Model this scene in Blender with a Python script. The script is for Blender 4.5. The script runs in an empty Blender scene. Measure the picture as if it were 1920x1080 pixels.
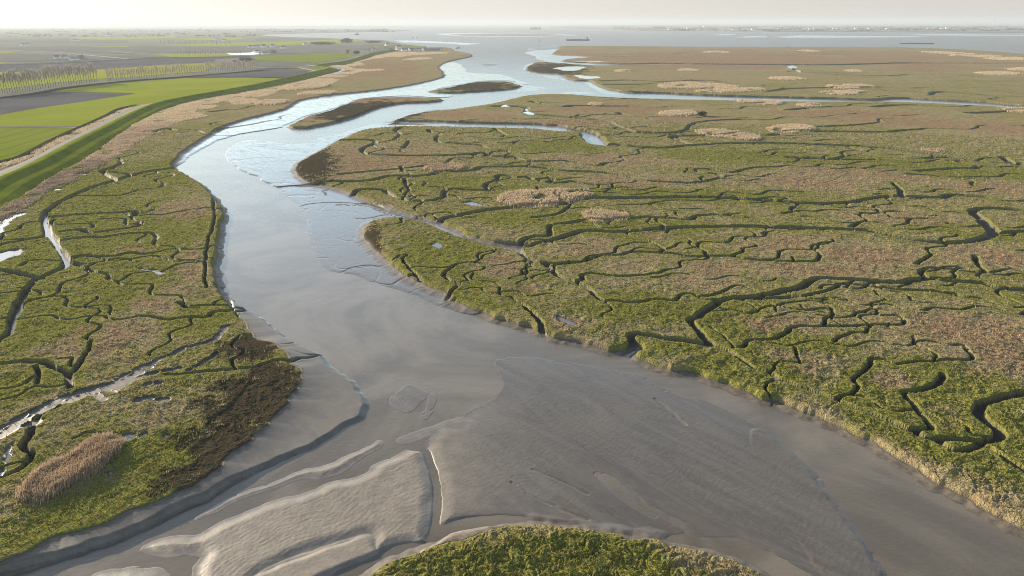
import bpy, bmesh, math, random, time
import numpy as np
from mathutils import Matrix, Vector
T0 = time.time()
random.seed(7)
rng = np.random.default_rng(11)
C = bpy.context.scene.collection

# ------------------------------------------------------------------ camera
H, F = 80.0, 1333.0
PITCH = math.atan((540 - 42.5) / F)
ROLL = math.atan(6.0 / 1920)
cp, sp = math.cos(PITCH), math.sin(PITCH)
f0 = np.array([0, cp, -sp]); u0 = np.array([0, sp, cp]); r0 = np.array([1.0, 0, 0])
RT = math.cos(ROLL) * r0 - math.sin(ROLL) * u0
UP = math.cos(ROLL) * u0 + math.sin(ROLL) * r0

def P(x, y, z=0.0):
    """photo pixel (1920x1080) -> point on the level plane z"""
    v = RT * ((x - 960) / F) + UP * ((540 - y) / F) + f0
    t = (z - H) / v[2]
    return np.array([v[0] * t, v[1] * t, z])

def S(s):
    return [tuple(float(c) for c in p.split(',')) for p in s.split()]

def W(s, z=0.0):
    pts = S(s) if isinstance(s, str) else s
    return np.array([P(x, y, z)[:2] for x, y in pts])

# ------------------------------------------------------------------ tagging
def tag(o, label=None, cat=None, group=None, kind=None):
    if label: o['label'] = label
    if cat: o['category'] = cat
    if group: o['group'] = group
    if kind: o['kind'] = kind
    return o

def empty(name, loc=(0, 0, 0), rz=0.0):
    o = bpy.data.objects.new(name, None); C.objects.link(o)
    o.location = loc; o.rotation_euler = (0, 0, rz)
    o.empty_display_size = 0.5
    return o

def link_mesh(name, me, mat=None, parent=None):
    o = bpy.data.objects.new(name, me); C.objects.link(o)
    if mat: me.materials.append(mat)
    if parent: o.parent = parent
    return o

def np_mesh(name, verts, faces, smooth=False):
    """faces: (n,k) int array with k = 3 or 4"""
    verts = np.asarray(verts, np.float32); faces = np.asarray(faces, np.int32)
    me = bpy.data.meshes.new(name)
    n, k = faces.shape
    me.vertices.add(len(verts)); me.vertices.foreach_set('co', verts.ravel())
    me.loops.add(n * k); me.loops.foreach_set('vertex_index', faces.ravel())
    me.polygons.add(n)
    me.polygons.foreach_set('loop_start', np.arange(0, n * k, k, dtype=np.int32))
    me.polygons.foreach_set('use_smooth', np.full(n, smooth, bool))
    me.update(calc_edges=True)
    return me

def copy_thing(o, name=None):
    c = o.copy(); C.objects.link(c)
    for ch in o.children:
        d = ch.copy(); C.objects.link(d); d.parent = c
        for g in ch.children:
            e = g.copy(); C.objects.link(e); e.parent = d
    return c

# ------------------------------------------------------------------ noise
_perm = rng.permutation(256).astype(np.int32); _perm = np.concatenate([_perm, _perm, _perm])
_ang = rng.random(256) * 2 * np.pi
_gx = np.cos(_ang).astype(np.float32); _gy = np.sin(_ang).astype(np.float32)

def perlin(x, y, seed=0):
    xi = np.floor(x); yi = np.floor(y)
    xf = (x - xi).astype(np.float32); yf = (y - yi).astype(np.float32)
    xi = (xi.astype(np.int64) + seed * 17) & 255; yi = (yi.astype(np.int64) + seed * 31) & 255
    u = xf * xf * xf * (xf * (xf * 6 - 15) + 10); v = yf * yf * yf * (yf * (yf * 6 - 15) + 10)
    def g(a, b, dx, dy):
        h = _perm[_perm[a & 255] + (b & 255)]
        return _gx[h] * dx + _gy[h] * dy
    n00 = g(xi, yi, xf, yf); n10 = g(xi + 1, yi, xf - 1, yf)
    n01 = g(xi, yi + 1, xf, yf - 1); n11 = g(xi + 1, yi + 1, xf - 1, yf - 1)
    a = n00 + u * (n10 - n00); b = n01 + u * (n11 - n01)
    return (a + v * (b - a)) * 1.5

_rx = rng.random(256).astype(np.float32); _ry = rng.random(256).astype(np.float32); _rv = rng.random(256).astype(np.float32)
def worley(x, y, seed=0):
    xi = np.floor(x).astype(np.int64); yi = np.floor(y).astype(np.int64)
    best = np.full(x.shape, 9.0, np.float32); val = np.zeros(x.shape, np.float32)
    for dx in (-1, 0, 1):
        for dy in (-1, 0, 1):
            cx = xi + dx; cy = yi + dy
            h = _perm[_perm[(cx + seed * 13) & 255] + ((cy + seed * 7) & 255)]
            d = ((cx + _rx[h] - x) ** 2 + (cy + _ry[h] - y) ** 2).astype(np.float32)
            m = d < best
            best = np.where(m, d, best); val = np.where(m, _rv[h], val)
    return np.sqrt(best), val

def sstep(a, b, x):
    t = np.clip((x - a) / (b - a), 0, 1)
    return t * t * (3 - 2 * t)

# ------------------------------------------------------------------ polar terrain grid
AZ = np.linspace(-math.radians(50), math.radians(50), 1300).astype(np.float64)
DLOG = 0.00145
NR = int(math.log(3300 / 66.0) / DLOG)
R = 66.0 * np.exp(DLOG * np.arange(NR))
NA = len(AZ)
SINA, COSA = np.sin(AZ), np.cos(AZ)
X = (R[:, None] * SINA[None, :]).astype(np.float32)
Y = (R[:, None] * COSA[None, :]).astype(np.float32)
CELL = (R * 0.0015)[:, None].astype(np.float32)

def densify(pts, closed, smooth=True, k=0.006, mn=0.7):
    pts = np.asarray(pts, float); n = len(pts); out = []
    rngi = range(n if closed else n - 1)
    for i in rngi:
        p1 = pts[i]; p2 = pts[(i + 1) % n]
        p0 = pts[i - 1] if (closed or i > 0) else 2 * p1 - p2
        p3 = pts[(i + 2) % n] if (closed or i + 2 < n) else 2 * p2 - p1
        L = np.hypot(*(p2 - p1)); rm = max(60, min(np.hypot(*p1), np.hypot(*p2)))
        m = int(min(200, max(1, L / max(mn, k * rm))))
        t = np.arange(m)[:, None] / m
        if smooth:
            # centripetal-ish tangents limited by segment length
            def tang(a, b, c):
                v = (c - a); lv = np.hypot(*v) + 1e-9
                return v / lv
            t1 = tang(p0, p1, p2) * L * 0.9; t2 = tang(p1, p2, p3) * L * 0.9
            h00 = 2 * t**3 - 3 * t**2 + 1; h10 = t**3 - 2 * t**2 + t
            h01 = -2 * t**3 + 3 * t**2; h11 = t**3 - t**2
            q = h00 * p1 + h10 * t1 + h01 * p2 + h11 * t2
        else:
            q = p1 + (p2 - p1) * t
        out.append(q)
    if not closed: out.append(pts[-1:])
    return np.concatenate(out)

def jitter(q, amp, wl, seed):
    r = np.hypot(q[:, 0], q[:, 1])
    s = np.maximum(1, r * 0.004)              # coarser wobble far off
    w = wl * s ** 0.6
    a = amp * s ** 0.5
    dx = perlin(q[:, 0] / w, q[:, 1] / w, seed) + 0.5 * perlin(q[:, 0] / w * 2.7, q[:, 1] / w * 2.7, seed + 1)
    dy = perlin(q[:, 0] / w, q[:, 1] / w, seed + 2) + 0.5 * perlin(q[:, 0] / w * 2.7, q[:, 1] / w * 2.7, seed + 3)
    return q + np.stack([dx * a, dy * a], 1)

def seg_window(p, q, m):
    r1 = math.hypot(*p); r2 = math.hypot(*q)
    a1 = math.atan2(p[0], p[1]); a2 = math.atan2(q[0], q[1])
    rl = min(r1, r2) - m - 0.02 * min(r1, r2) * abs(a1 - a2); rh = max(r1, r2) + m
    da = m / max(rl, 20)
    al = min(a1, a2) - da; ah = max(a1, a2) + da
    if rh < R[0] or rl > R[-1] or ah < AZ[0] or al > AZ[-1] or abs(a1 - a2) > 2: return None
    j0 = max(0, np.searchsorted(R, rl)); j1 = min(NR, np.searchsorted(R, rh) + 1)
    i0 = max(0, np.searchsorted(AZ, al)); i1 = min(NA, np.searchsorted(AZ, ah) + 1)
    if j1 <= j0 or i1 <= i0: return None
    return j0, j1, i0, i1

def seg_dist(p, q, win):
    j0, j1, i0, i1 = win
    xs = X[j0:j1, i0:i1]; ys = Y[j0:j1, i0:i1]
    dx = q[0] - p[0]; dy = q[1] - p[1]; L2 = dx * dx + dy * dy + 1e-9
    t = np.clip(((xs - p[0]) * dx + (ys - p[1]) * dy) / L2, 0, 1)
    return np.hypot(xs - p[0] - t * dx, ys - p[1] - t * dy), t

def inside_mask(q):
    cnt = np.zeros((NR + 1, NA), np.int16)
    n = len(q)
    az = np.arctan2(q[:, 0], q[:, 1])
    for i in range(n):
        a1 = az[i]; a2 = az[(i + 1) % n]; p = q[i]; s = q[(i + 1) % n]
        if abs(a1 - a2) > 2.5: continue
        lo, hi = min(a1, a2), max(a1, a2)
        i0 = np.searchsorted(AZ, lo); i1 = np.searchsorted(AZ, hi)
        if i1 <= i0: continue
        sn = SINA[i0:i1]; cs = COSA[i0:i1]
        d = s - p
        den = sn * d[1] - cs * d[0]
        rr = (p[0] * d[1] - p[1] * d[0]) / np.where(np.abs(den) < 1e-9, 1e-9, den)
        k = np.searchsorted(R, rr)
        np.add.at(cnt, (k, np.arange(i0, i1)), 1)
    return (np.cumsum(cnt[:NR], 0) & 1).astype(bool)

def poly_sd(pts, margin, amp=0.0, wl=4.0, seed=0, smooth=True):
    """signed distance (+inside) clipped to +-margin (margin grows with range)"""
    q = densify(pts, True, smooth)
    if amp: q = jitter(q, amp, wl, seed)
    ins = inside_mask(q)
    D = np.full((NR, NA), margin, np.float32)
    n = len(q)
    for i in range(n):
        a, b = q[i], q[(i + 1) % n]
        w = seg_window(a, b, margin)
        if w is None: continue
        d, _ = seg_dist(a, b, w)
        s = D[w[0]:w[1], w[2]:w[3]]
        np.minimum(s, d, out=s)
    return np.where(ins, D, -D)

exec_data = True
# ------------------------------------------------------------------ traced outlines (photo pixels, mapped onto the ground)
MARSH = {
 'right_near': ("1960,1000 1920,981 1880,964 1850,950 1820,931 1790,915 1760,900 1720,870 1660,838 1620,817 1580,797 1540,778 1500,763 1460,746 1430,742 1400,727 1370,715 1340,708 1310,696 1260,688 1220,676 1197,665 1205,652 1190,640 1170,650 1150,654 1120,645 1090,636 1050,628 1020,618 980,604 940,596 900,581 860,564 830,544 790,526 765,516 740,496 715,472 697,457 685,438 688,426 702,414 740,408 765,411 800,421 840,437 880,452 920,462 965,470 "
   "1000,461 920,449 880,438 850,424 820,412 790,404 755,394 725,384 705,380 685,372 665,364 650,357 610,347 580,341 562,330 556,320 560,308 580,295 600,285 625,270 650,258 680,245 710,240 760,237 850,238 1000,242 1060,246 1060,236 1000,231 900,229 800,226 755,227 740,229 755,220 800,210 850,205 920,195 1000,178 1060,177 1130,182 1200,185 1335,188 1440,190 1565,191 1700,192 1840,199 1960,206 2080,214 2080,1080"),
 'left': ("-60,1110 0,1057 37,1041 100,1009 150,994 200,981 250,956 287,944 325,926 370,906 410,876 437,849 470,824 485,811 517,779 537,749 555,729 560,710 555,692 540,680 525,660 505,646 480,640 462,622 450,600 430,580 412,552 402,525 401,500 403,470 411,430 416,400 405,378 390,361 375,346 352,330 335,322 322,312 326,303 335,290 360,272 385,257 420,236 470,221 530,206 567,187 630,177 705,169 767,160 800,153 830,144 829,135 822,125 842,115 885,104 855,96 805,89 735,99 680,116 650,132 480,170 300,210 165,298 112,324 37,372 -80,425 -130,700 -130,1000"),
 'front': ("640,1120 690,1082 740,1056 800,1031 850,1015 900,1003 950,993 1000,988 1040,988 1100,995 1160,1004 1175,1011 1220,1014 1270,1026 1300,1030 1340,1043 1380,1055 1420,1080 1480,1130 1500,1250 1400,1500 800,1500 600,1300"),
 'north': ("989,127 1000,120 1012,117 1050,119 1085,121.5 1122,123.5 1175,121.5 1310,121.5 1440,122.5 1565,123 1720,119.5 1960,121 2100,124 2100,200 1960,200 1840,190.5 1765,187 1690,183 1640,186 1565,184 1440,181 1335,178 1272,175 1235,173.5 1180,172.5 1150,168 1130,163 1115,156 1104,150.6 1079,150 1066,147.5 1047,139 1010,136 992,133"),
 'outer': ("1067,86.5 1200,87 1300,88 1440,88.7 1560,88.5 1690,89.2 1750,91 1815,93.7 1870,97 1920,101 2050,110 2100,118 1960,120 1720,118 1565,121 1440,120.5 1310,119.5 1235,118.5 1175,119.5 1130,119 1090,116 1060,115 1065,111 1110,107 1080,104 1040,102 1040,98 1050,92"),
 'isle_long': ("545,237 555,231 580,219 600,214 620,208 655,194 680,186 730,183.5 780,183.5 828,186 805,190 755,192 705,202 680,212 640,225 605,233 575,238"),
 'isle_far': ("808,171 842,165 880,157 905,154 940,153.5 962,156 972,160.5 962,165.5 920,169 860,172.5 830,173.5"),
}
# mud and sand bars: outline, height, slope width, wetness (1 wet dark), sand tan (1 dry), ripple amount
BARS = [
 ("430,560 455,578 480,589 510,610 545,638 575,652 605,668 640,700 668,716 686,745 684,775 650,799 600,830 550,855 480,886 400,930 330,962 240,1006 150,1040 60,1062 -60,1100 -60,1000 200,900 400,800 470,700", 0.52, 1.5, .5, .3, .25),
 ("365,972 420,936 500,905 560,884 620,866 690,836 714,824 712,838 690,850 668,866 640,884 610,896 560,900 500,918 440,940 400,962", .24, 2.2, .4, .75, 1.0),
 ("265,1027 285,1014 320,1005 375,1000 420,976 480,953 510,940 560,926 620,906 690,886 700,871 740,855 775,841 795,842 808,856 815,880 818,960 814,990 806,1015 796,1026 770,1022 740,1032 716,1046 690,1050 690,1005 640,1016 560,1042 500,1078 440,1120 380,1120 360,1060 375,1044 345,1040 310,1042", .42, 3.0, .3, .8, 1.0),
 ("690,1000 716,1018 700,1030 560,1052 490,1085 440,1115 400,1100 440,1085 560,1036", .16, .8, .5, .6, .2),
 ("440,1104 480,1074 560,1040 640,1011 694,998 716,1022 712,1043 690,1054 660,1066 600,1095 560,1130", .44, 2.0, .3, .85, .5),
 ("150,1105 180,1078 215,1068 250,1061 290,1064 320,1080 340,1110", .4, 4.0, .35, .85, .5),
 ("800,836 812,815 835,800 860,798 880,772 930,746 946,722 935,690 930,673 1000,671 1060,680 1120,689 1200,704 1270,742 1320,752 1370,774 1420,800 1470,836 1510,872 1560,932 1600,986 1640,1046 1664,1082 1640,1110 1560,1090 1470,1042 1420,1020 1390,1004 1310,1000 1300,990 1255,960 1200,925 1122,888 1190,935 1255,985 1275,999 1180,992 1080,986 1010,982 960,974 900,976 850,986 822,1004 821,960 820,905 806,868", .13, 9.0, .62, .08, .6),
 ("1420,801 1470,837 1510,873 1560,933 1600,987 1640,1047 1664,1090 1560,1090 1480,1000 1430,900 1400,830", .13, 1.0, .62, .08, .6),
 ("812,1010 850,990 900,981 960,980 1000,985 960,1000 860,1030 800,1040", .5, 3.0, .35, .8, .1),
 ("735,745 748,732 765,720 785,728 800,735 786,756 770,772 748,766 736,760", .025, 3.0, .8, .3, 1.0),
 ("800,762 804,738 814,735 818,750 812,772 800,785 790,778", .02, 3.0, .8, .3, .8),
 ("745,825 770,812 820,795 870,780 905,782 945,775 950,792 900,802 850,800 810,812 780,826 755,832", .1, 5.0, .4, .55, 1.0),
 ("330,312 345,303 358,295 378,279 405,266 450,252 480,247 528,238.5 545,230 580,216 620,206 655,192 690,184 760,180 830,183 850,178 812,170 880,156 905,152 960,152 985,158 975,152 940,140 880,136 872,128 858,118 842,117 822,120 800,135 700,160 560,180 470,215 380,250 330,285", .45, .9, .94, .0, .8),
 ("421,288 433,273 455,264 493,262 520,267 560,270 600,258 650,246 690,234 738,228 800,236 700,300 640,352 612,345 580,350 547,349 522,352 483,333 455,321 433,308", .38, 1.0, .93, .05, .6),
 ("527,356 545,372 562,389 573,410 578,450 597,483 615,505 660,513 705,531 742,541 780,553 835,577 900,586 900,520 760,440 780,390 640,340 560,350", .12, 2.0, .93, .05, .5),
 ("960,156 985,158 1010,162 1025,165 1000,170 960,173 940,172", .12, 5.0, .9, .1, .2),
 ("1050,174 1075,171.5 1100,172 1120,176 1090,177", .3, 5.0, .95, .0, .3),
 ("985,98.5 1010,94 1040,92 1100,96 1150,100 1150,118 1090,119.5 1040,116 1010,111 1003,105", .14, 20.0, .8, .1, 1.0),
 ("983,127 1000,118 1060,114 1120,122 1130,140 1100,152 1000,138 986,133", .12, 12.0, .8, .1, .6),
 ("988,92 1020,89 1070,85.3 1440,87.6 1600,87.6 1700,88 1820,92.5 1920,99.5 2080,110 2080,125 1400,100 1050,96", .12, 15.0, .3, .3, .2),
 ("1100,152 1118,154 1150,166 1190,172 1230,174 1180,182 1140,178 1125,172 1105,160", .12, 6.0, .95, .0, .6),
 ("690,236 735,226 800,206 850,203 920,193 1000,176 1010,182 760,245", .12, 8.0, .4, .5, .2),
]
# creeks: points, full width m, depth m, (flag t = taper to the end)
CREEKS = [
 ("522,351 547,348 580,346 610,344 630,343 660,344 700,341 722,335 742,333 775,334 805,332 825,326 870,325 890,322 905,317 960,316 985,316 1015,318 1060,324 1100,325 1135,328 1160,332 1185,337 1210,342 1247,345 1285,347 1315,345 1340,339 1352,334 1340,329 1322,328 1302,322 1322,320 1347,324 1370,327 1390,323 1412,318 1460,316", 2.6, 1.5, 't'),
 ("660,366 680,359 720,360 727,365 742,372 767,380 805,381 830,375 835,362 850,358 880,360 925,361 917,360 910,351 932,340 937,332 960,335 967,337 985,335 995,338 1000,340 1022,338 1037,341 1030,346 1050,347 1072,344 1082,346 1115,350", 2.8, 1.5, 't'),
 ("822,416 855,409 892,402 930,396 997,391 1035,389 1060,386 1085,379 1115,375 1172,375 1260,374 1335,374 1440,380 1490,384 1545,386 1590,384 1620,379 1655,373 1690,372 1735,374 1765,375 1780,370 1815,371 1845,374", 4.0, 1.8, 't'),
 ("1690,372 1688,362 1680,352 1673,346", 3, 1.5, ''),
 ("970,467 1010,460 1047,452 1072,444 1100,437 1135,439 1172,439 1210,436 1247,432 1297,431 1347,430 1397,429 1440,431 1490,431 1540,433 1590,435 1622,437 1652,442 1690,450 1727,456 1765,460 1802,460 1830,456 1850,449 1862,440 1845,422 1830,407 1822,400 1830,397 1852,395 1890,397 1920,400 1990,404", 4.6, 1.85, ''),
 ("1862,441 1885,441 1902,439 1960,438", 2.5, 1.4, ''),
 ("968,466 980,455 1000,449 1027,447 1031,440 1030,430 1045,425 1072,421 1100,417 1122,419 1150,417 1180,415 1210,412 1260,414 1292,417 1305,410 1340,407 1372,409 1388,412", 3, 1.8, 't'),
 ("640,381 690,381 720,392 755,405 790,415 820,424 850,434 880,447 920,460 965,468", 5, 2.0, ''),
 ("968,466 982,485 1005,494 1022,500 1035,512 1052,525 1077,534 1100,545 1122,566 1135,570 1160,571 1180,574 1205,572 1230,567 1265,571 1275,560 1290,557 1305,560", 3.2, 1.7, 't'),
 ("982,487 1010,495 1035,499 1065,500 1090,497 1110,490 1130,484 1160,484 1185,478 1230,479 1260,481 1302,487 1335,485 1372,486 1405,492 1440,494 1502,496 1527,495 1537,484", 2.4, 1.4, 't'),
 ("1235,478 1245,473 1230,463 1217,456", 1.8, 1.1, 't'), ("1210,460 1185,461 1160,467", 1.3, .8, 't'),
 ("1372,485 1390,478 1391,472", 1.6, 1, 't'), ("1322,484 1320,475 1311,470", 1.5, .9, 't'),
 ("1077,534 1095,529 1090,521 1110,518 1135,522 1167,524 1205,522 1230,519 1255,511", 2.2, 1.3, 't'),
 ("1330,652 1310,627 1294,607 1307,602 1320,590 1335,580 1350,570 1385,564 1440,559 1465,552 1497,546 1515,535 1535,528 1577,529 1615,531 1665,535 1690,535 1715,531 1735,529 1765,531 1802,534 1840,537 1877,546 1960,553", 4.2, 1.85, ''),
 ("1737,529 1725,517 1735,510 1760,509 1787,511", 2.6, 1.5, 't'), ("1717,501 1735,490 1745,482", 1.8, 1.1, 't'),
 ("1375,567 1440,566 1490,563 1527,557 1560,549 1575,539 1602,539 1665,547 1715,551 1752,552 1790,560 1812,564", 2.6, 1.5, 't'),
 ("1310,562 1335,560 1360,550 1380,542 1396,544", 1.8, 1.1, 't'),
 ("1165,672 1180,657 1187,645 1182,637 1192,633 1222,636 1260,643 1297,648 1326,653", 4.8, 1.85, ''),
 ("1326,652 1350,659 1372,670 1397,687 1417,700 1440,706 1460,717 1490,730 1527,742 1565,757 1595,770 1640,785 1677,803 1705,815 1715,814 1745,810 1735,797 1720,782 1710,765 1692,745 1710,742 1740,735 1757,725 1766,709", 2.6, 1.4, ''),
 ("1570,757 1580,750 1600,745 1606,732 1600,720 1615,707 1627,695 1633,682 1652,682 1667,687 1680,690 1715,688 1752,685 1772,682 1802,684 1820,681 1822,675 1810,665 1805,656 1790,656", 1.9, 1.5, 't'),
 ("1390,660 1397,655 1405,646 1440,644 1465,637 1480,627 1487,621 1507,619 1540,619 1545,607 1562,596 1557,587 1540,586 1520,587", 2.2, 1.6, 't'),
 ("1540,619 1577,619 1615,617 1652,616 1682,616 1695,609 1685,600 1653,599", 1.8, 1.0, 't'),
 ("1562,649 1580,637 1600,632 1622,631 1625,624", 1.4, 1.0, 't'),
 ("1990,738 1920,746 1890,751 1860,760 1837,765 1832,775 1837,787 1852,802 1866,813 1870,822 1865,832 1840,837 1802,834 1765,832 1747,831 1727,825 1712,815", 4.2, 1.85, ''),
 ("1755,835 1765,842 1785,852 1802,856 1827,847 1842,845 1865,857 1890,875 1960,915", 3, 1.7, ''),
 ("838,560 842,555 860,537 842,530 832,522 840,512 850,507", 2.6, 1.6, 't'),
 ("790,527 772,512 762,500 755,492 762,482 750,484", 1.6, 1.1, 't'), ("772,507 797,506", 1.2, .8, 't'),
 ("1021,626 1010,605 992,587 977,575 958,564", 2.8, 1.8, 't'),
 ("1720,324 1765,321 1802,319 1827,319 1840,315 1870,317", 2.6, 1.2, 't'), ("1880,298 1902,311 1914,310", 4, 1.6, ''),
 ("1825,485 1830,500 1847,515", 2, 1.2, 't'), ("1460,580 1480,574 1520,571 1550,575", 1.5, .9, 't'),
 ("1086,245 1100,250 1112,261 1122,271", 15, 2.4, ''),
 ("738,232 755,231 800,232 850,233 900,234 960,235 1010,236 1060,239 1090,246 1108,256 1120,270 1135,275 1150,273 1172,276 1210,279 1247,280 1285,276 1322,274 1360,272 1440,271 1515,273 1565,275 1615,277 1665,281 1702,286 1740,291 1790,298 1840,306", 6, 1.8, 't'),
 ("930,201 960,201 985,203 992,215 1035,219 1085,224 1135,229 1152,236 1177,245 1197,251 1235,252 1272,250 1287,245 1295,236 1320,230 1360,227 1388,226", 4, 1.7, 't'),
 ("1290,272 1270,265 1260,262 1265,258 1310,257 1360,256 1397,252 1440,256 1477,250 1540,249 1615,250 1665,250 1690,247 1727,245", 4, 1.7, 't'),
 ("1120,178 1150,177.5 1200,178.5 1270,180 1335,183 1440,185.5 1515,186 1565,187.5 1640,189.5 1690,188.5 1765,191 1840,195 1920,200 2060,209", 20, 2.6, ''),
 ("1090,121 1135,121.5 1175,120.5 1235,119.7 1310,120.2 1440,121.3 1490,122 1565,121.5 1640,119.5 1720,117", 14, 2.4, 't'),
 ("1125,103 1185,103 1260,102 1285,101 1440,105 1515,104 1605,102", 10, 2.2, 't'), ("1135,107 1260,107 1330,107", 9, 2, 't'),
 ("1130,153 1172,151.5 1235,154 1285,153 1335,152 1352,156", 6, 1.9, 't'), ("1140,160 1172,160 1212,159", 6, 1.9, 't'),
 ("1475,124 1502,135 1540,139 1590,142 1665,143 1702,141", 6, 1.8, 't'),
 ("1440,173 1477,168 1540,166 1615,165 1655,165", 5, 1.8, 't'), ("1745,180 1762,174 1815,177 1855,180", 5, 1.8, 't'),
 ("997,192 1035,200 1060,202 1072,200 1135,201 1175,201", 4, 1.6, 't'), ("1160,214 1177,218 1212,223", 4, 1.5, 't'),
 ("742,243 752,241 742,247 750,252 741,263", 3.5, 1.7, 't'),
 ("803,246 807,250 825,254 817,262 825,269 850,272 900,275 914,281", 3.5, 1.7, 't'), ("756,281 768,266", 3, 1.4, 't'),
 ("640,265 692,265 704,270 680,282 687,291 730,294 780,295 855,294 905,290 920,297 960,297 980,302 1015,306 1060,305 1097,311 1122,314 1136,309", 3.4, 1.7, 't'),
 ("928,244 950,256", 3, 1.4, 't'), ("640,330 690,325 740,321 775,317 800,313", 2, 1.2, 't'),
 ("750,315 755,325", 1.6, 1, 't'), ("758,338 760,348 770,362", 1.8, 1.1, 't'),
 ("1160,388 1200,388 1260,380 1330,381", 1.6, .8, 't'), ("1000,412 1040,408 1068,391", 1.8, 1, 't'),
 ("1480,298 1560,302 1640,303", 2.5, 1.1, 't'), ("1600,282 1650,291 1690,294", 2.5, 1.1, 't'), ("1560,302 1585,296", 2.5, 1.3, 't'),
 ("1640,202 1680,199 1720,199", 5, 1.6, 't'), ("1480,208 1520,204 1560,202", 5, 1.6, 't'), ("1820,214 1870,212 1925,207", 4, 1.5, 't'),
 ("1540,240 1600,237 1640,233", 3.5, 1.4, 't'), ("1700,330 1740,332 1790,336 1850,335", 2, .9, 't'),
 ("1780,425 1810,430 1850,428", 1.8, .9, 't'), ("1470,405 1500,400 1530,401", 1.8, .9, 't'), ("1595,430 1610,422", 2.2, 1.2, 't'),
 ("1330,620 1360,640 1375,662", 1.2, .6, 't'), ("1490,660 1498,690", 1.2, .6, 't'), ("1730,590 1750,585 1800,588", 1.6, .9, 't'),
 # left marsh
 ("340,316 330,318 287,324 250,332 212,344 175,355 150,365 125,377 100,392 83,407 87,425 92,440 100,447 110,465 120,480 126,497 115,510 87,522 67,532 50,550 40,570 35,578 27,597 22,622 12,637 -30,665", 3.0, 2.12, ''),
 ("80,528 45,520 15,514 -40,511", 3, 1.7, ''), ("97,446 50,455 -40,470", 2, 1.2, ''),
 ("140,372 162,371 225,371 262,360 300,356 307,349", 1.4, .9, 't'), ("95,412 150,407 212,404 252,401 257,409 281,407", 1.8, 1.1, 't'),
 ("122,455 160,450 195,450 232,444 282,442 297,451", 1.8, 1.1, 't'), ("118,439 150,436 172,441 215,436 255,430 265,421", 1.8, 1.1, 't'),
 ("128,492 155,485 180,486 225,485 240,480 270,482 288,480", 1.8, 1.1, 't'), ("130,496 142,500 180,514 207,522 205,530 227,538", 1.8, 1.1, 't'),
 ("220,340 192,324 212,317 226,310 227,303", 2.2, 1.3, 't'), ("250,333 240,330 217,327 192,324", 2.2, 1.3, ''),
 ("398,355 401,387 402,420 390,462 385,525 390,545", .9, .25, ''),
 ("-40,692 0,690 37,686 82,686 105,697 125,705 132,715 133,735", 3, 1.7, ''), ("70,693 74,710 75,728", 1.7, 1, 't'),
 ("138,707 155,682 170,660 172,645", 1.8, 1.1, 't'),
 ("560,672 540,682 530,681 505,687 480,695 425,702 375,705 337,711 312,710", 2.6, 1.4, 't'),
 ("335,573 355,580 400,579 465,579", 1.8, 1.2, ''), ("465,580 437,589 405,591 390,601 362,601 317,606 282,600 260,600", 2.4, 1.5, 't'),
 ("112,770 75,787 62,810 55,830 47,847 60,860 52,877 25,897 -30,912", 2.6, 1.7, ''),
 ("140,832 160,822 220,820", 1.2, .6, 't'), ("-40,610 20,602 40,590", 1.6, .8, 't'), ("40,505 60,495 115,495", 1.2, .7, 't'),
 ("405,247 420,240 470,232 505,225", 3, 1.5, 't'), ("290,252 310,244 330,246", 2, 1.2, 't'), ("395,212 425,208", 2.5, 1.2, 't'),
]
POOLS = [  # pools lying on the marsh
 ("-30,432 -5,418 12,406 28,400 48,398 40,404 28,408 22,416 10,424 -10,440", ), ("-30,487 0,474 22,469 48,468 40,474 30,480 12,484 -10,492",),
 ("98,358 106,353 116,353 110,357",), ("266,502 278,506 295,507 308,512 300,515 285,509 270,507",),
 ("143,329 152,324 164,324 160,328",), ("1048,592 1058,596 1068,602 1080,608 1074,610 1060,604 1050,598",),
 ("812,458 820,454 828,460 822,464",), ("870,380 880,378 895,381 900,387 885,385",),
 ("985,206 990,204 994,211 992,215 985,214",), ("1475,123 1484,122.5 1494,124.5 1492,128 1482,129 1474,126",), ("1494,132 1503,133.5 1505,136 1497,136",),
 ("1039,127 1070,124.5 1095,125 1090,130 1070,133 1056,132",), ("1080,140 1100,142 1123,143 1122,146 1100,148 1085,146",),
 ("720,103 728,100 740,99 734,103 728,104",), ("944,195 950,196 952,200 948,201",), ("1080,115.5 1120,114.5 1135,115.5 1110,116.5",),
 ("212,828 228,816 250,812 262,818 246,824 235,832",), ("200,884 212,880 216,884 205,888",), ("15,842 20,836 16,860 10,868",), ("2,880 12,882 8,892 -6,890",),
 ("305,818 312,820 306,824",),("260,815 276,811 280,815 266,820",),
]
# muddy braided strip on the left marsh
BRAIDS = [("-40,836 0,815 50,785 100,758 130,746 175,731 212,722 245,705 275,690", 6.2), ("275,690 325,662 375,645 412,632 425,612", 3.0),
          ("130,750 160,738 180,742 195,748", 3.0), ("258,750 285,747 315,750", 3.5), ("205,730 220,728 240,716 262,708 300,698 340,690", 3.0),
          ("350,697 375,685 400,668", 2.5), ("-20,815 20,800 45,790 60,790", 6.0), ("200,722 215,733", 2.5), ("278,722 298,720", 3.)]
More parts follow.
